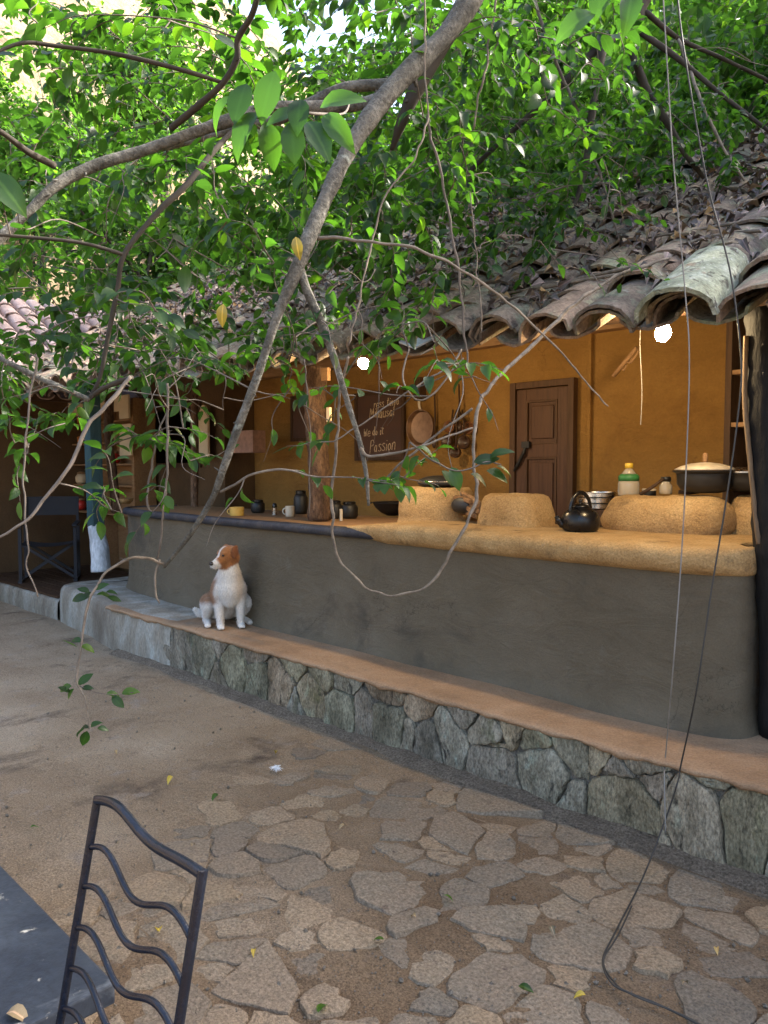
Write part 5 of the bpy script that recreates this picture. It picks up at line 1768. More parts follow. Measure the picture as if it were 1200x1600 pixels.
def leaf_array(name, pos, d, n, L, W, tv=LT_V, tf=LT_F, smooth=True):
    """one mesh of many leaves: pos base point, d direction, n upper side, L length, W width factor"""
    pos = np.asarray(pos, float); d = norm_rows(np.asarray(d, float)); n = np.asarray(n, float)
    s = norm_rows(np.cross(n, d)); n = np.cross(d, s)
    curl = np.random.default_rng(len(pos)).uniform(0.2, 2.6, len(pos))[:, None, None]
    L = np.asarray(L, float)[:, None, None]; W = np.asarray(W, float)[:, None, None]
    V = pos[:, None, :] + tv[None, :, 0:1] * L * d[:, None, :] + tv[None, :, 1:2] * L * W * s[:, None, :] + tv[None, :, 2:3] * L * curl * n[:, None, :]
    k = len(tv); N = len(pos)
    flat = np.array([i for f in tf for i in f], np.int32)
    tot = np.array([len(f) for f in tf], np.int32)
    F = (flat[None, :] + (np.arange(N) * k)[:, None]).ravel()
    LTt = np.tile(tot, N)
    LSs = np.concatenate(([0], np.cumsum(LTt)[:-1]))
    me = np_mesh(name, V.reshape(-1, 3), F, LSs, LTt, smooth)
    add_rib(me, np.tile((np.abs(tv[:, 1]) < 1e-6).astype(np.float32), N))
    return me


def unit_leaf(name, w, curl, mat, seed):
    rd = np.random.default_rng(seed)
    v = LT_V.copy()
    v[:, 1] *= w
    v[:, 2] = v[:, 2] * curl + rd.normal(0, 0.008, len(v)) + 0.03 * curl * np.sin(v[:, 0] * 3)
    me = bpy.data.meshes.new(name)
    me.from_pydata([tuple(p) for p in v], [], LT_F)
    me.polygons.foreach_set('use_smooth', [True] * len(me.polygons))
    add_rib(me, (np.abs(LT_V[:, 1]) < 1e-6).astype(np.float32))
    me.materials.append(mat)
    me.update()
    return me


LEAFM = [unit_leaf('leaf', w, c, M['leaf'], 60 + i) for i, (w, c) in enumerate(((1.0, 1.0), (0.9, 1.6), (1.08, 0.6), (0.95, 2.0), (1.04, 1.2)))]
YOUNGM = [unit_leaf('young_leaf', w, c, M['leaf_young'], 70 + i) for i, (w, c) in enumerate(((0.95, 1.2), (0.85, 1.8)))]


def leaf_object(parent, mesh, p, d, n, L, name='leaf'):
    d = Vector(d).normalized(); n = Vector(n)
    s = n.cross(d)
    if s.length < 1e-5: s = d.orthogonal()
    s.normalize(); n = d.cross(s)
    Mx = Matrix((d, s, n)).transposed().to_4x4()
    Mx = Matrix.Translation(Vector(p) - woff(parent)) @ Mx @ Matrix.Diagonal((L, L, L, 1))
    o = bpy.data.objects.new(name, mesh)
    COL.objects.link(o)
    o.parent = parent
    o.matrix_basis = Mx
    return o


def kink(P_, a):
    """small bends at the knots of a stem"""
    return [p + Vector((nz(p, 9, 2) + 0.7 * nz(p, 24, 5), nz(p, 9, 7) + 0.7 * nz(p, 24, 11), nz(p, 9, 4) + 0.7 * nz(p, 24, 13))) * a for p in P_]


class Tree:
    """limbs, a web of twigs that grow from the nearest wood towards their tips, and the leaves on them"""

    def __init__(self, name, base, label, rs):
        self.e = thing(name, label, 'tree', base)
        self.nodes = []
        self.tw = MB()
        self.lp, self.ld, self.ln, self.ll, self.lw, self.ly = [], [], [], [], [], []
        self.rs = random.Random(rs)

    def limb(self, name, pts, rad, mat, n=10, knob=0.2):
        P_ = [Vector(p) for p in spline([tuple(p) for p in pts], 8)]
        if mat is M['vine'] or mat is M['twig']: P_ = kink(P_, 0.006)
        Rr = [float(v[0]) for v in spline([(r_, 0) for r_ in rad], 8)]
        if max(rad) > 0.01: Rr = [r_ * 0.80 for r_ in Rr]
        Rr = [max(0.0015, r_ * (1 + knob * nz(p, 9, 3) + knob * 0.5 * nz(p, 25, 6))) for r_, p in zip(Rr, P_)]
        mb = MB(); mb.tube(P_, Rr, n)
        # buds and stubs along the bark
        rd = self.rs
        for i in range(3, len(P_) - 2, 5):
            if Rr[i] < 0.004: continue
            if rd.random() < 0.6:
                d = Vector((rd.gauss(0, 1), rd.gauss(0, 1), rd.gauss(0, 1))).normalized()
                mb.tube([P_[i], P_[i] + d * (Rr[i] * 1.25), P_[i] + d * (Rr[i] * 1.25 + rd.uniform(0.004, 0.016))], [Rr[i] * 0.32, Rr[i] * 0.22, Rr[i] * 0.10], 5)
        o = mb.build(name, mat, self.e, True)
        self.nodes += [tuple(p) for p in P_[::2]]
        return o

    def twig(self, start, tip, nleaf, L=(0.055, 0.09), sag=0.10, r0=0.0035, leaf_from=0.35, young=0.03, droop=0.35):
        rd = self.rs
        a = Vector(start); b = Vector(tip)
        ln = (b - a).length
        m1 = a.lerp(b, 0.35) + Vector((rd.gauss(0, 0.07), rd.gauss(0, 0.07), rd.gauss(0, 0.05) + sag * 0.6)) * ln
        m2 = a.lerp(b, 0.7) + Vector((rd.gauss(0, 0.05), rd.gauss(0, 0.05), rd.gauss(0, 0.04) + sag * 0.5)) * ln
        P_ = [Vector(p) for p in spline([tuple(a), tuple(m1), tuple(m2), tuple(b)], 5)]
        self.tw.tube(P_, [r0 * (1 - 0.75 * i / (len(P_) - 1)) for i in range(len(P_))], 5, cap=False)
        self.nodes += [tuple(p) for p in P_[3::3]]
        for k in range(nleaf):
            f_ = leaf_from + (1 - leaf_from) * (k + 0.5) / nleaf
            i = min(len(P_) - 2, int(f_ * (len(P_) - 1)))
            t = (P_[i + 1] - P_[i]).normalized()
            p = P_[i].lerp(P_[i + 1], f_ * (len(P_) - 1) - i)
            side = t.cross(Vector((0, 0, 1)))
            if side.length < 0.15: side = Vector((rd.gauss(0, 1), rd.gauss(0, 1), 0))
            side.normalize()
            sgn = 1 if k % 2 else -1
            last = k == nleaf - 1
            d = t * (1.0 if last else 0.55) + side * (0 if last else sgn * rd.uniform(0.6, 1.0)) + Vector((rd.gauss(0, 0.2), rd.gauss(0, 0.2), -droop * rd.uniform(0.2, 1.6)))
            n = Vector((rd.gauss(0, 0.42), rd.gauss(0, 0.42), 1.0))
            self.leaf(p + d.normalized() * 0.006, d, n, rd.uniform(*L), rd.uniform(0.85, 1.12), rd.random() < young)

    def leaf(self, p, d, n, L, w=1.0, young=False):
        x_, y_, z_ = proj(Vector(p) + Vector(d).normalized() * L * 0.5)
        if z_ < 4.5 and (285 < x_ < 430 and 800 < y_ < 1010 or 790 < x_ < 1150 and 560 < y_ < 1100 or 575 < x_ < 640 and 612 < y_ < 712): return
        self.lp.append(tuple(p)); self.ld.append(tuple(d)); self.ln.append(tuple(n)); self.ll.append(L); self.lw.append(w); self.ly.append(young)

    def grow(self, tips, nleaf=(5, 9), L=(0.055, 0.09), tl=(0.22, 0.5), **kw):
        """tips: points wanted; nearest first, each twig leaves the closest wood"""
        rd = self.rs
        N0 = np.array(self.nodes)
        T_ = np.array([tuple(t) for t in tips])
        order = np.argsort([np.min(np.sum((N0 - t) ** 2, axis=1)) for t in T_])
        for i in order:
            t = T_[i]
            A = np.array(self.nodes)
            d2 = np.sum((A - t) ** 2, axis=1) + 0.15 * np.maximum(0, t[2] - A[:, 2])
            j = int(np.argmin(d2))
            a = Vector(A[j]); b = Vector(t)
            dist = (b - a).length
            if dist < 0.10:
                b = a + Vector((rd.gauss(0, 1), rd.gauss(0, 1), rd.gauss(-0.2, 0.6))).normalized() * rd.uniform(*tl)
                dist = (b - a).length
            nl = rd.randint(*nleaf)
            want = rd.uniform(*tl)
            lf = max(0.08, 1 - want / dist)
            self.twig(a, b, nl, L, sag=rd.uniform(-0.02, 0.16), r0=0.0022 + 0.0014 * min(2.0, dist), leaf_from=lf, **kw)

    def finish(self, twig_mat, nparts, leafmesh=LEAFM, mass_mat='leaf', young=YOUNGM):
        self.tw.build('twigs', twig_mat, self.e, True)
        tag(bpy.data.objects[[o for o in self.e.children if o.name.startswith('twigs')][0].name], kind='stuff')
        lp = np.array(self.lp); ll = np.array(self.ll)
        q = lp - np.array(EYE)
        dep = q @ np.array(_f); px = 600 + FPX * (q @ np.array(_r)) / np.maximum(dep, 0.05); py = 800 - FPX * (q @ np.array(_u)) / np.maximum(dep, 0.05)
        size = ll / np.maximum(dep, 0.05)
        size[(dep < 0.2) | (px < -40) | (px > 1240) | (py < -60) | (py > 1640)] = 0
        order = np.argsort(-size)
        rd = self.rs
        for i in order[:nparts]:
            if size[i] <= 0: break
            leaf_object(self.e, rd.choice(young if self.ly[i] else leafmesh), self.lp[i], self.ld[i], self.ln[i], self.ll[i])
        rest = order[nparts:]
        if len(rest):
            off = np.array(woff(self.e))
            me = leaf_array('leaves', lp[rest] - off, np.array(self.ld)[rest], np.array(self.ln)[rest], ll[rest], np.array(self.lw)[rest])
            tag(link_mesh('leaves', me, self.e, M[mass_mat]), kind='stuff')


def frustum_tips(rd, boxes):
    out = []
    for (x0, y0, x1, y1, n, d0, d1) in boxes:
        for k in range(n):
            out.append(at_d(rd.uniform(x0, x1), rd.uniform(y0, y1), rd.uniform(d0, d1)))
    return out


# ------------------------------------------------------------------ the tree whose branches hang across the view
TA = Tree('overhanging_tree', (0.45, 1.9, 0), 'smooth grey barked tree whose forked branches hang low across the courtyard', 21)
s0 = at_d(762, -40, 2.55)
TA.limb('trunk', [(0.45, 1.9, -0.1), (0.42, 1.9, 1.2), (0.25, 1.92, 2.6), (-0.35, 2.0, 3.75), (-0.95, 2.05, 3.95), tuple(s0)], [0.16, 0.14, 0.115, 0.085, 0.062, 0.05], M['bark'], 14)


def A_(pts): return [tuple(at_d(x, y, d)) for (x, y, d) in pts]


TA.limb('branch', A_([(762, -40, 2.55), (700, 50, 2.5), (612, 140, 2.42), (548, 230, 2.36), (500, 330, 2.3), (464, 420, 2.26), (432, 498, 2.27), (402, 588, 2.3), (372, 668, 2.33), (349, 732, 2.36), (331, 780, 2.4), (297, 835, 2.44), (256, 886, 2.5)]),
        [0.046, 0.042, 0.038, 0.032, 0.028, 0.025, 0.0185, 0.017, 0.0155, 0.0145, 0.0125, 0.0105, 0.008], M['bark'], 12)
TA.limb('branch', A_([(466, 415, 2.27), (480, 455, 2.27), (500, 500, 2.28), (522, 560, 2.3), (545, 635, 2.33), (562, 690, 2.36), (572, 740, 2.38), (576, 790, 2.4)]), [0.018, 0.017, 0.016, 0.0145, 0.012, 0.0105, 0.0085, 0.006], M['bark'], 10)
TA.limb('branch', A_([(745, -30, 2.75), (690, 70, 2.72), (650, 140, 2.7), (628, 190, 2.72), (612, 235, 2.76)]), [0.042, 0.04, 0.038, 0.024, 0.012], M['darkbark'], 10)
TA.limb('branch', A_([(604, 150, 2.45), (560, 163, 2.44), (500, 168, 2.4), (430, 168, 2.36), (368, 185, 2.32), (300, 208, 2.3), (222, 236, 2.28), (150, 258, 2.24), (90, 288, 2.2), (40, 335, 2.16), (-30, 400, 2.1)]),
        [0.022, 0.023, 0.024, 0.024, 0.023, 0.0225, 0.0215, 0.020, 0.019, 0.018, 0.016], M['bark'], 11)
TA.limb('branch', A_([(606, 132, 2.5), (540, 137, 2.5), (490, 158, 2.5), (440, 185, 2.52), (380, 197, 2.54), (330, 212, 2.56), (240, 233, 2.6)]), [0.024, 0.023, 0.022, 0.022, 0.021, 0.019, 0.015], M['bark'], 10)
TA.limb('branch', A_([(372, 196, 2.34), (335, 235, 2.25), (290, 290, 2.2), (248, 330, 2.18), (195, 396, 2.16), (184, 450, 2.18), (170, 520, 2.2), (156, 590, 2.22), (138, 625, 2.24)]), [0.012, 0.011, 0.011, 0.0105, 0.010, 0.0095, 0.0085, 0.0075, 0.006], M['darkbark'], 8)
TA.limb('branch', A_([(84, 258, 2.2), (45, 238, 2.1), (0, 205, 2.0), (-50, 180, 1.95)]), [0.013, 0.012, 0.011, 0.010], M['darkbark'], 8)
TA.limb('branch', A_([(268, 200, 2.28), (310, 165, 2.2), (348, 130, 2.15), (370, 92, 2.12), (372, 60, 2.1), (395, 20, 2.05), (410, -40, 2.0)]), [0.010, 0.0095, 0.009, 0.009, 0.0085, 0.008, 0.008], M['darkbark'], 8)
TA.limb('branch', A_([(345, 128, 2.15), (280, 108, 2.1), (180, 84, 2.05), (90, 72, 2.0), (30, 68, 1.95), (-40, 100, 1.9)]), [0.006, 0.006, 0.0055, 0.005, 0.0045, 0.004], M['darkbark'], 7)
TA.limb('branch', A_([(195, 398, 2.16), (130, 380, 2.1), (60, 372, 2.05), (-30, 365, 2.0)]), [0.006, 0.0055, 0.005, 0.004], M['darkbark'], 7)
TA.limb('branch', A_([(488, 372, 2.3), (560, 374, 2.25), (640, 388, 2.22), (720, 420, 2.22), (790, 470, 2.25), (860, 535, 2.3), (910, 590, 2.35), (950, 636, 2.4)]), [0.0055, 0.005, 0.0045, 0.004, 0.0036, 0.003, 0.0026, 0.002], M['vine'], 7)
TA.limb('branch', A_([(205, 590, 2.0), (180, 620, 1.98), (135, 672, 1.95), (112, 725, 1.92), (70, 780, 1.9), (40, 815, 1.88), (-20, 850, 1.86)]), [0.0056, 0.0053, 0.005, 0.0046, 0.0042, 0.0038, 0.003], M['twig'], 7)
TA.limb('branch', A_([(140, 622, 2.23), (165, 605, 2.15), (205, 590, 2.0)]), [0.0065, 0.007, 0.0075], M['darkbark'], 7)
TA.limb('branch', A_([(80, 650, 2.2), (140, 625, 2.22), (60, 590, 2.2), (0, 560, 2.2)][1:]), [0.008, 0.009, 0.007][:3], M['bark'], 7)
# low arc from the branch tip with the twig that hangs in front of the stone bench
TA.limb('branch', A_([(258, 884, 2.5), (235, 872, 2.45), (205, 872, 2.4), (170, 892, 2.36), (145, 925, 2.34), (134, 965, 2.34), (128, 1010, 2.34), (121, 1045, 2.34), (124, 1070, 2.34), (136, 1095, 2.34), (139, 1140, 2.34)]),
        [0.0052, 0.005, 0.0048, 0.0045, 0.0042, 0.0038, 0.0034, 0.003, 0.0026, 0.002, 0.0015], M['vine'], 7)
TA.limb('branch', A_([(248, 872, 2.48), (241, 905, 2.48), (245, 930, 2.48), (251, 942, 2.48)]), [0.004, 0.0038, 0.0034, 0.002], M['vine'], 6)
TA.limb('branch', A_([(262, 600, 2.3), (263, 640, 2.3), (262, 700, 2.3), (258, 780, 2.32), (252, 830, 2.34), (244, 872, 2.36)]), [0.0036, 0.0036, 0.0035, 0.0034, 0.0032, 0.003], M['twig'], 6)
TA.limb('branch', A_([(60, 560, 2.0), (45, 640, 1.98), (36, 760, 1.98), (46, 850, 1.98), (42, 880, 1.98), (60, 932, 1.98)]), [0.003, 0.0029, 0.0027, 0.0025, 0.0022, 0.0015], M['twig'], 6)
TA.limb('branch', A_([(344, 768, 2.38), (368, 756, 2.36), (400, 738, 2.34), (440, 732, 2.32), (480, 742, 2.3), (520, 745, 2.3)]), [0.0048, 0.0044, 0.004, 0.0034, 0.003, 0.002], M['vine'], 6)
TA.limb('branch', A_([(564, 700, 2.36), (575, 713, 2.36), (600, 712, 2.34), (640, 704, 2.32), (690, 684, 2.3), (738, 668, 2.3)]), [0.0052, 0.005, 0.0045, 0.004, 0.0036, 0.003], M['vine'], 6)
TA.limb('branch', A_([(585, 768, 2.4), (610, 740, 2.38), (650, 705, 2.36), (700, 665, 2.34), (738, 638, 2.32)]), [0.0034, 0.0036, 0.0038, 0.004, 0.004], M['vine'], 6)
TA.limb('branch', A_([(640, 690, 2.3), (680, 722, 2.28), (720, 735, 2.26), (760, 722, 2.26), (785, 724, 2.26)]), [0.003, 0.0028, 0.0025, 0.0022, 0.0016], M['twig'], 6)
TA.limb('branch', A_([(520, 690, 2.4), (575, 655, 2.42), (640, 610, 2.44), (705, 570, 2.46), (722, 545, 2.48)]), [0.0024, 0.0026, 0.0028, 0.003, 0.003], M['vine'], 6)
TA.limb('branch', A_([(640, 546, 2.4), (630, 590, 2.4), (650, 622, 2.4), (680, 612, 2.4), (712, 575, 2.4), (724, 560, 2.4)]), [0.0026, 0.0028, 0.0028, 0.0028, 0.0026, 0.002], M['vine'], 6)

rd = TA.rs
tips = frustum_tips(rd, [(-20, -40, 480, 300, 165, 2.45, 4.0), (-20, 250, 480, 570, 175, 2.45, 4.2), (-20, -40, 460, 560, 18, 1.9, 2.3), (460, -40, 740, 470, 130, 2.6, 4.0), (-20, 540, 250, 680, 24, 2.4, 3.4),
                         (250, 480, 480, 620, 20, 2.5, 3.4), (460, 420, 700, 560, 16, 2.4, 3.2), (700, -40, 1010, 220, 30, 2.4, 3.3), (560, 570, 720, 640, 5, 2.2, 2.6)])
TA.grow(tips, (6, 10), (0.045, 0.076))
tips = frustum_tips(rd, [(150, 660, 330, 790, 9, 2.3, 2.7), (0, 680, 60, 850, 4, 2.1, 2.4), (60, 600, 160, 700, 4, 2.2, 2.6), (400, 690, 520, 780, 4, 2.2, 2.4), (560, 690, 700, 800, 5, 2.25, 2.4), (130, 740, 200, 830, 4, 2.0, 2.2)])
TA.grow(tips, (3, 6), (0.045, 0.070), (0.12, 0.25))
bare = frustum_tips(rd, [(0, 380, 480, 640, 46, 2.2, 3.4), (200, 560, 480, 680, 16, 2.2, 2.8), (480, 480, 760, 640, 16, 2.3, 2.9), (560, 200, 1000, 480, 24, 2.6, 3.6)])
TA.grow(bare, (0, 1), (0.045, 0.07))


def cluster(tree, pts, d, Lr=(0.06, 0.085), young=False):
    for (x, y, ang) in pts:
        p = at_d(x, y, d)
        a = R(ang)
        dv = _r * math.cos(a) + Vector((0, 0, 1)) * math.sin(a) + _f * rd.uniform(-0.3, 0.3)
        nn = Vector((rd.gauss(0, 0.3), rd.gauss(0, 0.3), 1)) + _f * (-0.7)
        tree.leaf(p, dv, nn, rd.uniform(*Lr), 1.0, young)


# leaves on the low twig before the bench
cluster(TA, [(146, 928, 200), (150, 922, 30), (138, 934, 185), (150, 930, -10), (165, 926, 0), (168, 932, -20), (140, 925, 160), (128, 1003, 170), (122, 1012, 150), (126, 1010, -20), (112, 1072, 200), (116, 1076, 235), (110, 1082, 150), (122, 1070, 40),
             (128, 1075, 0), (165, 1085, -10), (190, 1084, 10), (175, 1088, -40), (140, 1138, 200), (142, 1136, 30), (152, 1138, -10), (136, 1142, 250)], 2.34, (0.034, 0.056))
TA.tw.tube([at_d(x, y, 2.34) for x, y in ((124, 1072), (150, 1082), (180, 1086), (208, 1082))], 0.0014, 5)
cluster(TA, [(740, 722, 10), (765, 716, 20), (775, 728, -30), (705, 730, -70), (690, 735, -50), (735, 740, -35), (760, 735, -25), (655, 712, 240), (650, 700, -20)], 2.27, (0.06, 0.085))
# the big near leaves at the top of the picture
for (x, y, d, ang, L_n, yg) in ((385, 130, 1.15, 255, 0.085, 0), (430, 110, 1.12, 250, 0.095, 0), (405, 175, 1.15, 240, 0.10, 0), (470, 155, 1.1, 265, 0.07, 0), (415, 190, 1.15, 280, 0.085, 0), (455, 190, 1.1, 275, 0.075, 0), (480, 190, 1.08, 300, 0.085, 1), (505, 180, 1.08, 310, 0.085, 1),
                                (500, 168, 1.1, 5, 0.085, 1), (365, 150, 1.2, 230, 0.08, 0), (930, 20, 1.1, 215, 0.09, 1), (985, -15, 1.1, 262, 0.085, 1), (950, -30, 1.1, 250, 0.08, 0), (-15, 270, 0.95, -50, 0.08, 1), (470, 175, 1.12, 200, 0.07, 0), (-20, 100, 1.2, 10, 0.07, 0)):
    a = R(ang); p = at_d(x, y, d)
    dv = _r * math.cos(a) + Vector((0, 0, 1)) * math.sin(a) + _f * rd.uniform(-0.35, 0.35)
    TA.leaf(p, dv, Vector((rd.gauss(0, 0.2), rd.gauss(0, 0.2), 0.55)) - _f * 0.9, L_n * 0.8, 1.0, bool(yg))
TA.tw.tube(spline(A_([(548, 150, 2.3), (540, 175, 1.6), (500, 178, 1.15), (440, 172, 1.14), (410, 165, 1.16), (378, 135, 1.2)]), 6), 0.0022, 6)
TA.tw.tube(spline(A_([(700, -30, 2.4), (860, -60, 1.5), (950, -30, 1.12), (985, -12, 1.1)]), 6), 0.0026, 6)
TA.finish(M['twig'], 300)

# yellowing leaves still hanging
t = None
for (x, y, d, ang, l) in ((349, 490, 2.2, 265, 'yellow leaf hanging above the far end of the roof'), (462, 385, 2.2, 80, 'small yellowed leaf beside the fork of the big branch')):
    p = at_d(x, y - 15, d)
    t = thing('yellow_leaf', l, 'leaf', p)
    leaf_object(t, unit_leaf('yellow_leaf_blade', 0.9, 1.5, M['leaf_yellow'], 5), p, Vector((0, 0, -1)) + _r * math.cos(R(ang)), -_f, 0.065, 'blade')

# ------------------------------------------------------------------ vines and the long loop
def vine(label, pts, rad, mat, name='hanging_vine', n=7):
    P_ = [Vector(p) for p in spline([tuple(p) for p in pts], 8)]
    Rr = [float(v[0]) for v in spline([(r_, 0) for r_ in rad], 8)] if hasattr(rad, '__len__') else [rad] * len(P_)
    P_ = kink(P_, 0.010)
    Rr = [r_ * 0.82 for r_ in Rr]
    t = thing(name, label, 'vine', P_[-1])
    mb = MB(); mb.tube(P_, [r_ * (1 + 0.22 * nz(p, 14, 3) + 0.2 * nz(p, 45, 6)) for r_, p in zip(Rr, P_)], n); mb.build('stem', mat, t, True)
    return t


vine('long pale bare vine looping from the roof down before the hearth', [at_d(1045, 404, 3.3)] + A_([(960, 432, 3.2), (905, 470, 3.05), (860, 512, 2.95), (800, 570, 2.8), (758, 612, 2.7), (741, 660, 2.62), (737, 710, 2.58), (745, 770, 2.55), (737, 805, 2.52), (700, 872, 2.5), (665, 918, 2.5), (620, 931, 2.5), (572, 918, 2.5), (535, 880, 2.48), (519, 825, 2.46), (519, 750, 2.44), (527, 660, 2.4), (536, 600, 2.36), (545, 560, 2.3)]),
     [0.008, 0.0085, 0.009, 0.009, 0.0085, 0.008, 0.008, 0.0078, 0.0075, 0.007, 0.006, 0.0055, 0.005, 0.005, 0.005, 0.0055, 0.006, 0.006, 0.0055, 0.005], M['vine'])
vine('thin straight vine dropping past the bark covered post', A_([(478, 560, 2.6), (481, 620, 2.6), (484, 700, 2.6), (482, 800, 2.6)]), 0.0028, M['twig'])
vine('thin vine crossing down from the canopy to the roof edge', A_([(662, -20, 2.3), (666, 120, 2.3), (668, 200, 2.3), (640, 260, 2.3), (600, 310, 2.3), (575, 400, 2.3), (560, 470, 2.3), (545, 540, 2.3)]), 0.0034, M['vine'])
vine('slender vine falling from the canopy left of the near roof tiles', A_([(775, -20, 2.8), (766, 60, 2.8), (750, 150, 2.8), (740, 200, 2.8)]), 0.005, M['vine'])
vine('dark vine hanging in the middle of the canopy', A_([(668, 180, 2.6), (690, 280, 2.62), (710, 380, 2.64), (724, 480, 2.66), (728, 560, 2.68), (716, 590, 2.7)]), [0.006, 0.0058, 0.0055, 0.005, 0.004, 0.003], M['twig'])
vine('thin pale vine hanging right of the dark canopy vine', A_([(735, 300, 2.8), (742, 380, 2.8), (750, 470, 2.8), (752, 520, 2.8)]), 0.003, M['vine'])
vine('tangled brown vine hanging before the dark far kitchen', A_([(262, 640, 2.5), (244, 690, 2.5), (234, 740, 2.5), (232, 790, 2.5), (240, 800, 2.5)]), [0.003, 0.0035, 0.005, 0.0045, 0.002], M['twig'])

# ------------------------------------------------------------------ the dark limbed tree over the roof
TB = Tree('leaning_tree', (2.3, 6.6, 0), 'dark limbed tree leaning over the tile roof with drooping boughs', 33)
node = at_d(985, 48, 4.2)
TB.limb('trunk', [(2.3, 6.6, -0.1), (2.2, 6.5, 2.0), (1.7, 6.2, 4.2), (0.7, 5.4, 5.8), tuple(at_d(1035, -110, 4.4)), tuple(at_d(1008, -20, 4.25)), tuple(node)], [0.20, 0.18, 0.15, 0.12, 0.09, 0.075, 0.055], M['darkbark'], 12)


def B_(pts): return [tuple(at_d(x, y, d)) for (x, y, d) in pts]


TB.limb('bough', B_([(985, 48, 4.2), (945, 62, 4.2), (925, 85, 4.2), (890, 120, 4.2), (862, 150, 4.2), (800, 205, 4.25), (740, 262, 4.3), (690, 320, 4.3)]), [0.04, 0.03, 0.028, 0.024, 0.022, 0.02, 0.015, 0.009], M['darkbark'])
TB.limb('bough', B_([(975, 52, 4.2), (948, 66, 4.1), (936, 105, 4.05), (926, 170, 4.0), (917, 245, 4.0), (905, 300, 4.0), (884, 345, 4.0), (866, 370, 3.98)]), [0.04, 0.032, 0.029, 0.026, 0.022, 0.018, 0.014, 0.010], M['darkbark'])
TB.limb('bough', B_([(982, 55, 4.2), (992, 92, 4.2), (1012, 142, 4.2), (1045, 195, 4.2), (1072, 242, 4.2), (1100, 278, 4.25)]), [0.038, 0.030, 0.026, 0.023, 0.020, 0.014], M['darkbark'])
TB.limb('bough', B_([(1000, 50, 4.2), (1060, 92, 4.2), (1130, 150, 4.2), (1215, 215, 4.2)]), [0.022, 0.018, 0.015, 0.012], M['darkbark'])
TB.limb('bough', B_([(1008, 18, 4.2), (1060, 60, 4.3), (1130, 92, 4.4), (1230, 140, 4.5)]), [0.02, 0.017, 0.015, 0.012], M['darkbark'])
TB.limb('bough', B_([(830, -20, 4.0), (858, 70, 4.0), (905, 180, 4.0), (930, 250, 4.0), (955, 330, 4.0), (975, 400, 4.0)]), [0.012, 0.011, 0.010, 0.009, 0.007, 0.004], M['twig'])
TB.limb('bough', B_([(1060, 60, 4.3), (1100, 170, 4.1), (1130, 230, 4.0), (1170, 290, 4.0), (1230, 350, 3.9)]), [0.010, 0.008, 0.007, 0.006, 0.005], M['vine'])
tips = frustum_tips(TB.rs, [(560, -60, 1000, 320, 520, 3.5, 6.4), (960, 120, 1240, 290, 190, 3.8, 6.6), (960, -60, 1240, 120, 36, 3.8, 6.0), (300, 60, 620, 460, 220, 3.6, 6.0), (480, 300, 700, 430, 50, 3.4, 4.4), (700, 300, 920, 400, 34, 3.4, 4.2), (-40, -40, 320, 420, 40, 4.2, 6.0)])
TB.grow(tips, (8, 14), (0.046, 0.074), (0.3, 0.7))
TB.grow(frustum_tips(TB.rs, [(560, 0, 1200, 330, 50, 3.6, 4.6)]), (0, 1), (0.05, 0.07))
TB.finish(M['twig'], 300)

# ------------------------------------------------------------------ trees behind the buildings
def crown_mesh(seed, rx, rz, n, nclump, size, mat, bias=0.55):
    g = np.random.default_rng(seed)
    u = norm_rows(g.normal(size=(nclump, 3)))
    rad = g.random(nclump) ** (1 / 2.2)
    cl = u * rad[:, None] * np.array((rx, rx, rz))
    cl[:, 2] *= np.where(cl[:, 2] < 0, 0.75, 1.0)
    which = g.integers(0, nclump, n)
    cs = g.uniform(0.22, 0.55, nclump) * rx * 0.36
    pos = cl[which] + g.normal(size=(n, 3)) * cs[which][:, None] * np.array((1, 1, 0.62))
    out = norm_rows(g.normal(size=(n, 3)) + norm_rows(pos) * 0.5) + np.array((0, 0, -0.35))
    nn = g.normal(size=(n, 3)) * 0.55 + np.array((0, 0, 1.0))
    me = leaf_array('crown', pos, out, nn, g.uniform(0.75, 1.35, n) * size, g.uniform(0.85, 1.1, n), LQ_V, LQ_F, False)
    me.materials.append(mat)
    return me, cl


CR = [crown_mesh(201, 2.3, 1.9, 10500, 75, 0.14, M['leaf_far']), crown_mesh(202, 2.5, 2.1, 12000, 85, 0.14, M['leaf_far']), crown_mesh(203, 2.0, 2.2, 9500, 65, 0.14, M['leaf_far'])]
SH = [crown_mesh(211, 1.3, 0.9, 6500, 45, 0.11, M['leaf_far']), crown_mesh(212, 1.4, 1.0, 7000, 50, 0.11, M['leaf_far'])]


def wood_mesh(seed, h, cl, r0):
    g = random.Random(seed)
    mb = MB()
    tr = [(0, 0, -h), (g.uniform(-.15, .15), g.uniform(-.15, .15), -h * 0.5), (g.uniform(-.2, .2), g.uniform(-.2, .2), -0.6), (0, 0, 0.6)]
    P_ = spline(tr, 6)
    mb.tube([Vector(p) for p in P_], [r0 * (1 - 0.65 * i / (len(P_) - 1)) for i in range(len(P_))], 9)
    for k in range(9):
        a = Vector(P_[g.randint(9, len(P_) - 1)]); b = Vector(cl[g.randrange(len(cl))])
        mb.tube([a, a.lerp(b, 0.5) + Vector((0, 0, 0.12)), b], [r0 * 0.36, r0 * 0.22, r0 * 0.08], 6)
    me = mb.mesh('trunk', True)
    me.materials.append(M['darkbark'])
    return me


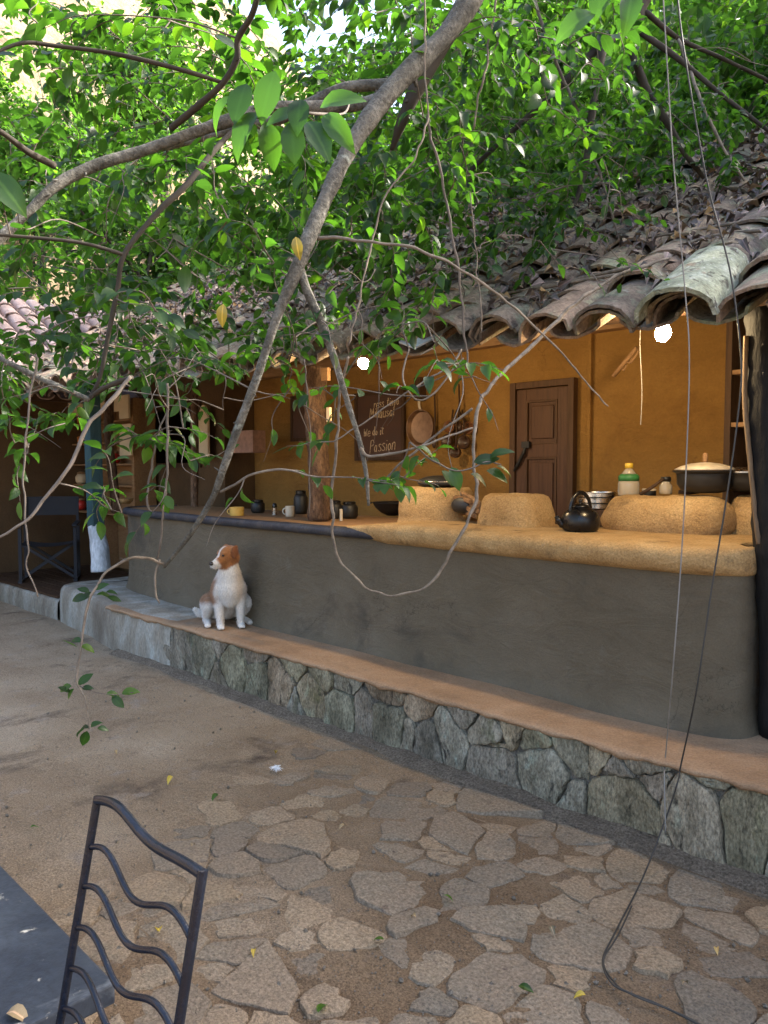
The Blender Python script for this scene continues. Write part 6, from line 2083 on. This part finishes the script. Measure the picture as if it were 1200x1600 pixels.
CW = [wood_mesh(301 + i, 4.6, CR[i][1], 0.16) for i in range(3)]
bt = [  # x, y, crown height, scale, variant, label
    (-2.2, 8.6, 5.0, 1.05, 0, 'bushy green tree behind the roof to the right of the middle'),
    (0.6, 8.8, 5.2, 1.05, 1, 'wide green tree behind the near end of the roof'),
    (-5.0, 9.0, 5.0, 1.1, 2, 'tall oval green tree behind the middle of the roof'),
    (-7.8, 9.2, 5.0, 1.1, 0, 'bushy green tree behind the far part of the roof'),
    (-11.0, 9.8, 4.9, 1.1, 1, 'wide green tree where the roof meets the pink tiled wing'),
    (-14.5, 8.0, 5.6, 1.2, 2, 'tall oval green tree rising behind the pink tiled wing'),
    (-3.0, 12.5, 7.0, 1.15, 1, 'very tall wide tree in the second row behind the middle of the roof'),
    (-8.5, 13.5, 8.8, 1.3, 2, 'very tall narrow tree in the second row behind the roof'),
    (-14.0, 14.0, 9.0, 1.35, 0, 'very tall bushy tree in the second row behind the wing'),
    (0.8, 12.5, 8.2, 1.2, 0, 'very tall bushy tree in the second row at the right'),
    (-18.0, 3.5, 5.0, 1.15, 1, 'wide green tree at the far left behind the wing'),
    (-19.0, 7.5, 8.5, 1.0, 2, 'narrow tall tree standing before the dry hillside'),
    (-22.0, 5.0, 11.0, 1.2, 0, 'bushy tall tree higher up before the dry hillside'),
    (-21.0, 11.5, 12.0, 1.2, 2, 'narrow tree high up beside the dry hillside'),
    (-6.5, 18.0, 13.0, 1.6, 1, 'highest tree crown far behind the roof in the middle'),
    (-13.0, 20.0, 14.0, 1.7, 0, 'highest tree crown far behind on the left'),
]
for i, (x, y, hc, sc, v, l) in enumerate(bt):
    t = thing('leafy_tree', l, 'tree', (x, y, 0), 'leafy trees behind the buildings')
    a = rd.uniform(0, 6.28)
    for nm, me in (('trunk', CW[v]), ('crown', CR[v][0])):
        o = bpy.data.objects.new(nm, me); COL.objects.link(o); o.parent = t
        o.location = (0, 0, hc)
        o.rotation_euler = (0, 0, a)
        o.scale = (sc, sc, sc if nm == 'crown' else max(sc, hc / 4.6))
sb = [(-1.0, 6.6, 3.2, 1.1, 0, 'low bush crowding the ridge at the near end'), (-3.3, 6.7, 3.2, 1.15, 1, 'bush crowding the ridge behind the lichen tile'), (-5.6, 6.8, 3.1, 1.15, 0, 'bush crowding the ridge behind the far bulb'), (-8.0, 6.9, 3.1, 1.2, 1, 'bush crowding the ridge behind the far kitchen'), (0.9, 6.9, 3.0, 1.1, 1, 'bush beyond the right end of the ridge')]
for (x, y, hc, sc, v, l) in sb:
    t = thing('tall_bush', l, 'bush', (x, y, 0), 'tall bushes along the back of the roof')
    a = rd.uniform(0, 6.28)
    o = bpy.data.objects.new('foliage', SH[v][0]); COL.objects.link(o); o.parent = t; o.location = (0, 0, hc); o.rotation_euler = (0, 0, a); o.scale = (sc, sc, sc)
    mb = MB(); mb.tube([(x, y, -0.1), (x + 0.1, y, 1.5), (x, y, hc)], [0.07, 0.055, 0.02], 8); mb.build('stem', M['darkbark'], t, True)

# sunlit dry hillside far behind on the left
mb = MB()
rows = []
for i in range(70):
    u_ = i / 69
    x = -17 - 60 * u_
    rr = []
    for j in range(60):
        y = -60 + 140 * j / 59
        z = 58 * (1 - math.exp(-2.2 * u_)) * (0.75 + 0.25 * math.sin(y * 0.06 + 1)) - 0.4 + 1.6 * nz((x, y, 0), 0.16, 3) * min(1, u_ * 4) + 0.7 * nz((x, y, 0), 0.5, 5) * min(1, u_ * 4)
        rr.append((x, y, z))
    rows.append(rr)
mb.grid(rows)
tag(mb.build('hillside', M['hill'], None, True), 'pale dry sunlit hillside behind the trees', None, None, 'structure')

# ------------------------------------------------------------------ litter on the roof
g = np.random.default_rng(5)
N = 15000
lx_ = g.uniform(-8.5, 1.0, N); ly_ = g.uniform(3.02, 5.45, N)
kp_ = np.array([nz((a, b, 0), 1.6, 4) * 0.7 + 0.5 * nz((a, b, 0), 5, 9) + min(0.6, (b - 3.30) * 0.85) - 0.12 > g.uniform(-0.3, 0.3) for a, b in zip(lx_, ly_)])
lx_, ly_ = lx_[kp_], ly_[kp_]
lz_ = np.array([roof_z(a, b) for a, b in zip(lx_, ly_)]) + 0.085 + g.uniform(0.0, 0.105, len(lx_))
n_ = len(lx_)
dd = g.normal(size=(n_, 3)); dd[:, 2] = dd[:, 1] * 0.5 + g.normal(0, 0.3, n_)
nn = g.normal(size=(n_, 3)) * 0.5 + np.array((0, -0.5, 1))
me = leaf_array('dead_leaves', np.stack((lx_, ly_, lz_), 1), dd, nn, g.uniform(0.03, 0.085, n_), g.uniform(0.8, 1.1, n_), LS_V * np.array((1, 1, 2.2)), LS_F, False)
tag(link_mesh('dead_leaves', me, None, M['deadleaf']), 'mat of dead grey brown leaves lying on the roof tiles', None, None, 'stuff')
# bare sticks lying on the roof
sk = [([(1000, 425), (900, 440), (800, 462)], 'pale bare stick lying along the roof behind the front tiles'), ([(1230, 332), (1130, 352), (1010, 372)], 'long pale stick lying highest on the roof at the right'),
      ([(1230, 355), (1100, 372), (1020, 405)], 'pale stick lying just above the lichen tile'), ([(1000, 415), (930, 430), (830, 452), (700, 470)], 'thin dry stick lying across the middle of the roof'),
      ([(720, 470), (650, 490), (560, 512)], 'dry stick on the roof above the far bulb')]
for pts, l in sk:
    P_ = []
    for (x, y) in pts:
        d = ray(x, y)
        tt = (roof_z(-2, 0) + 0.14 - CAM_H) / (d.z - RS * d.y + 0.036 * d.x * 0)
        p = EYE + d * tt
        for _ in range(8):
            e_ = (roof_z(p.x, p.y) + 0.14) - p.z
            tt += e_ / (d.z - RS * d.y); p = EYE + d * tt
        P_.append(p)
    t = thing('dry_stick', l, 'stick', P_[0])
    Q_ = [Vector(p) for p in spline([tuple(p) for p in P_], 7)]
    mb = MB(); mb.tube(Q_, [0.010 * (1 - 0.5 * i / len(Q_)) * (1 + 0.2 * nz(p, 12, 2)) for i, p in enumerate(Q_)], 6); mb.build('stick', M['vine'], t, True)

# ------------------------------------------------------------------ fallen leaves on the ground
FL = [(270, 1221, 'y', 0.05, 'yellow leaf lying on the bare earth right above the wavy chair'), (340, 1247, 'g', 0.05, 'green leaf lying on the earth just right of the chair top'),
      (249, 1466, 'y', 0.05, 'yellow leaf on the ground seen through the wavy chair back'), (692, 1412, 'g', 0.04, 'green leaf on a paving stone in the middle of the foreground'),
      (600, 1478, 'g', 0.035, 'small green leaf on the paving between the chair and the rope'), (810, 1555, 'g', 0.045, 'green leaf on the paving just left of the rope loop'),
      (915, 1568, 'y', 0.035, 'small yellow leaf on the paving touching the rope loop'), (497, 1592, 'g', 0.05, 'green leaf lying lowest on the paving right of the chair'),
      (398, 1491, 'y', 0.03, 'tiny yellow leaf on the paving right of the chair post'), (48, 1302, 'g', 0.04, 'green leaf on the earth just beyond the slate table'),
      (432, 1180, 'y', 0.04, 'yellow leaf on the earth beside the white feather tuft'), (650, 1445, 't', 0.03, 'curled tan leaf on the paving near the middle green leaf'),
      (1066, 1551, 't', 0.03, 'curled tan leaf on the paving right of the rope loop'), (300, 1330, 't', 0.03, 'curled tan leaf on the earth beyond the chair top rail'),
      (540, 1300, 't', 0.035, 'curled tan leaf on the paving below the white feather tuft'), (180, 1180, 't', 0.03, 'curled tan leaf on the earth below the hanging low twig'),
      (860, 1460, 't', 0.035, 'curled tan leaf on the paving left of the trailing rope'), (1120, 1490, 't', 0.03, 'curled tan leaf on the paving near the end of the stone bench')]
fm = {'y': unit_leaf('fallen_yellow', 0.95, 2.5, M['leaf_yellow'], 81), 'g': unit_leaf('fallen_green', 0.95, 1.6, M['leaf_young'], 82), 't': unit_leaf('fallen_tan', 0.9, 3.0, M['deadleaf_tan'], 83)}
for (x, y, k, L, l) in FL:
    p = on_z(x, y, 0.0); p.z = gz(p.x, p.y) + 0.024
    o = bpy.data.objects.new('fallen_leaf', fm[k]); COL.objects.link(o)
    o.location = p; o.rotation_euler = (rd.uniform(-0.3, 0.3), rd.uniform(-0.15, 0.3), rd.uniform(0, 6.28)); o.scale = (L, L, L)
    tag(o, l, 'leaf', 'leaves fallen on the courtyard ground')
p = on_z(10, 1583, TZ + 0.006)
o = bpy.data.objects.new('fallen_leaf', unit_leaf('pale_leaf', 1.1, 2.5, M['deadleaf_tan'], 84)); COL.objects.link(o); o.location = p; o.rotation_euler = (0.1, 0.1, 0.6); o.scale = (0.05,) * 3
tag(o, 'pale dry leaf lying on the dark table top', 'leaf')
# tuft of white down on the earth
p = on_z(431, 1204, 0.0); p.z = gz(p.x, p.y) + 0.012
mb = MB()
for k in range(60):
    a = rd.uniform(0, 6.28); r_ = rd.uniform(0.01, 0.045)
    q = p + Vector((math.cos(a) * r_, math.sin(a) * r_ * 0.8, rd.uniform(0, 0.02)))
    mb.tube([p + Vector((0, 0, 0.004)), (p + q) / 2 + Vector((0, 0, 0.012)), q], [0.0022, 0.0018, 0.0006], 4)
M['down'] = plain('white_down', (0.75, 0.76, 0.78), 0.9, vary=0.05)
tag(mb.build('feather_tuft', M['down']), 'small white feather tuft lying on the earth in mid courtyard', 'feather')
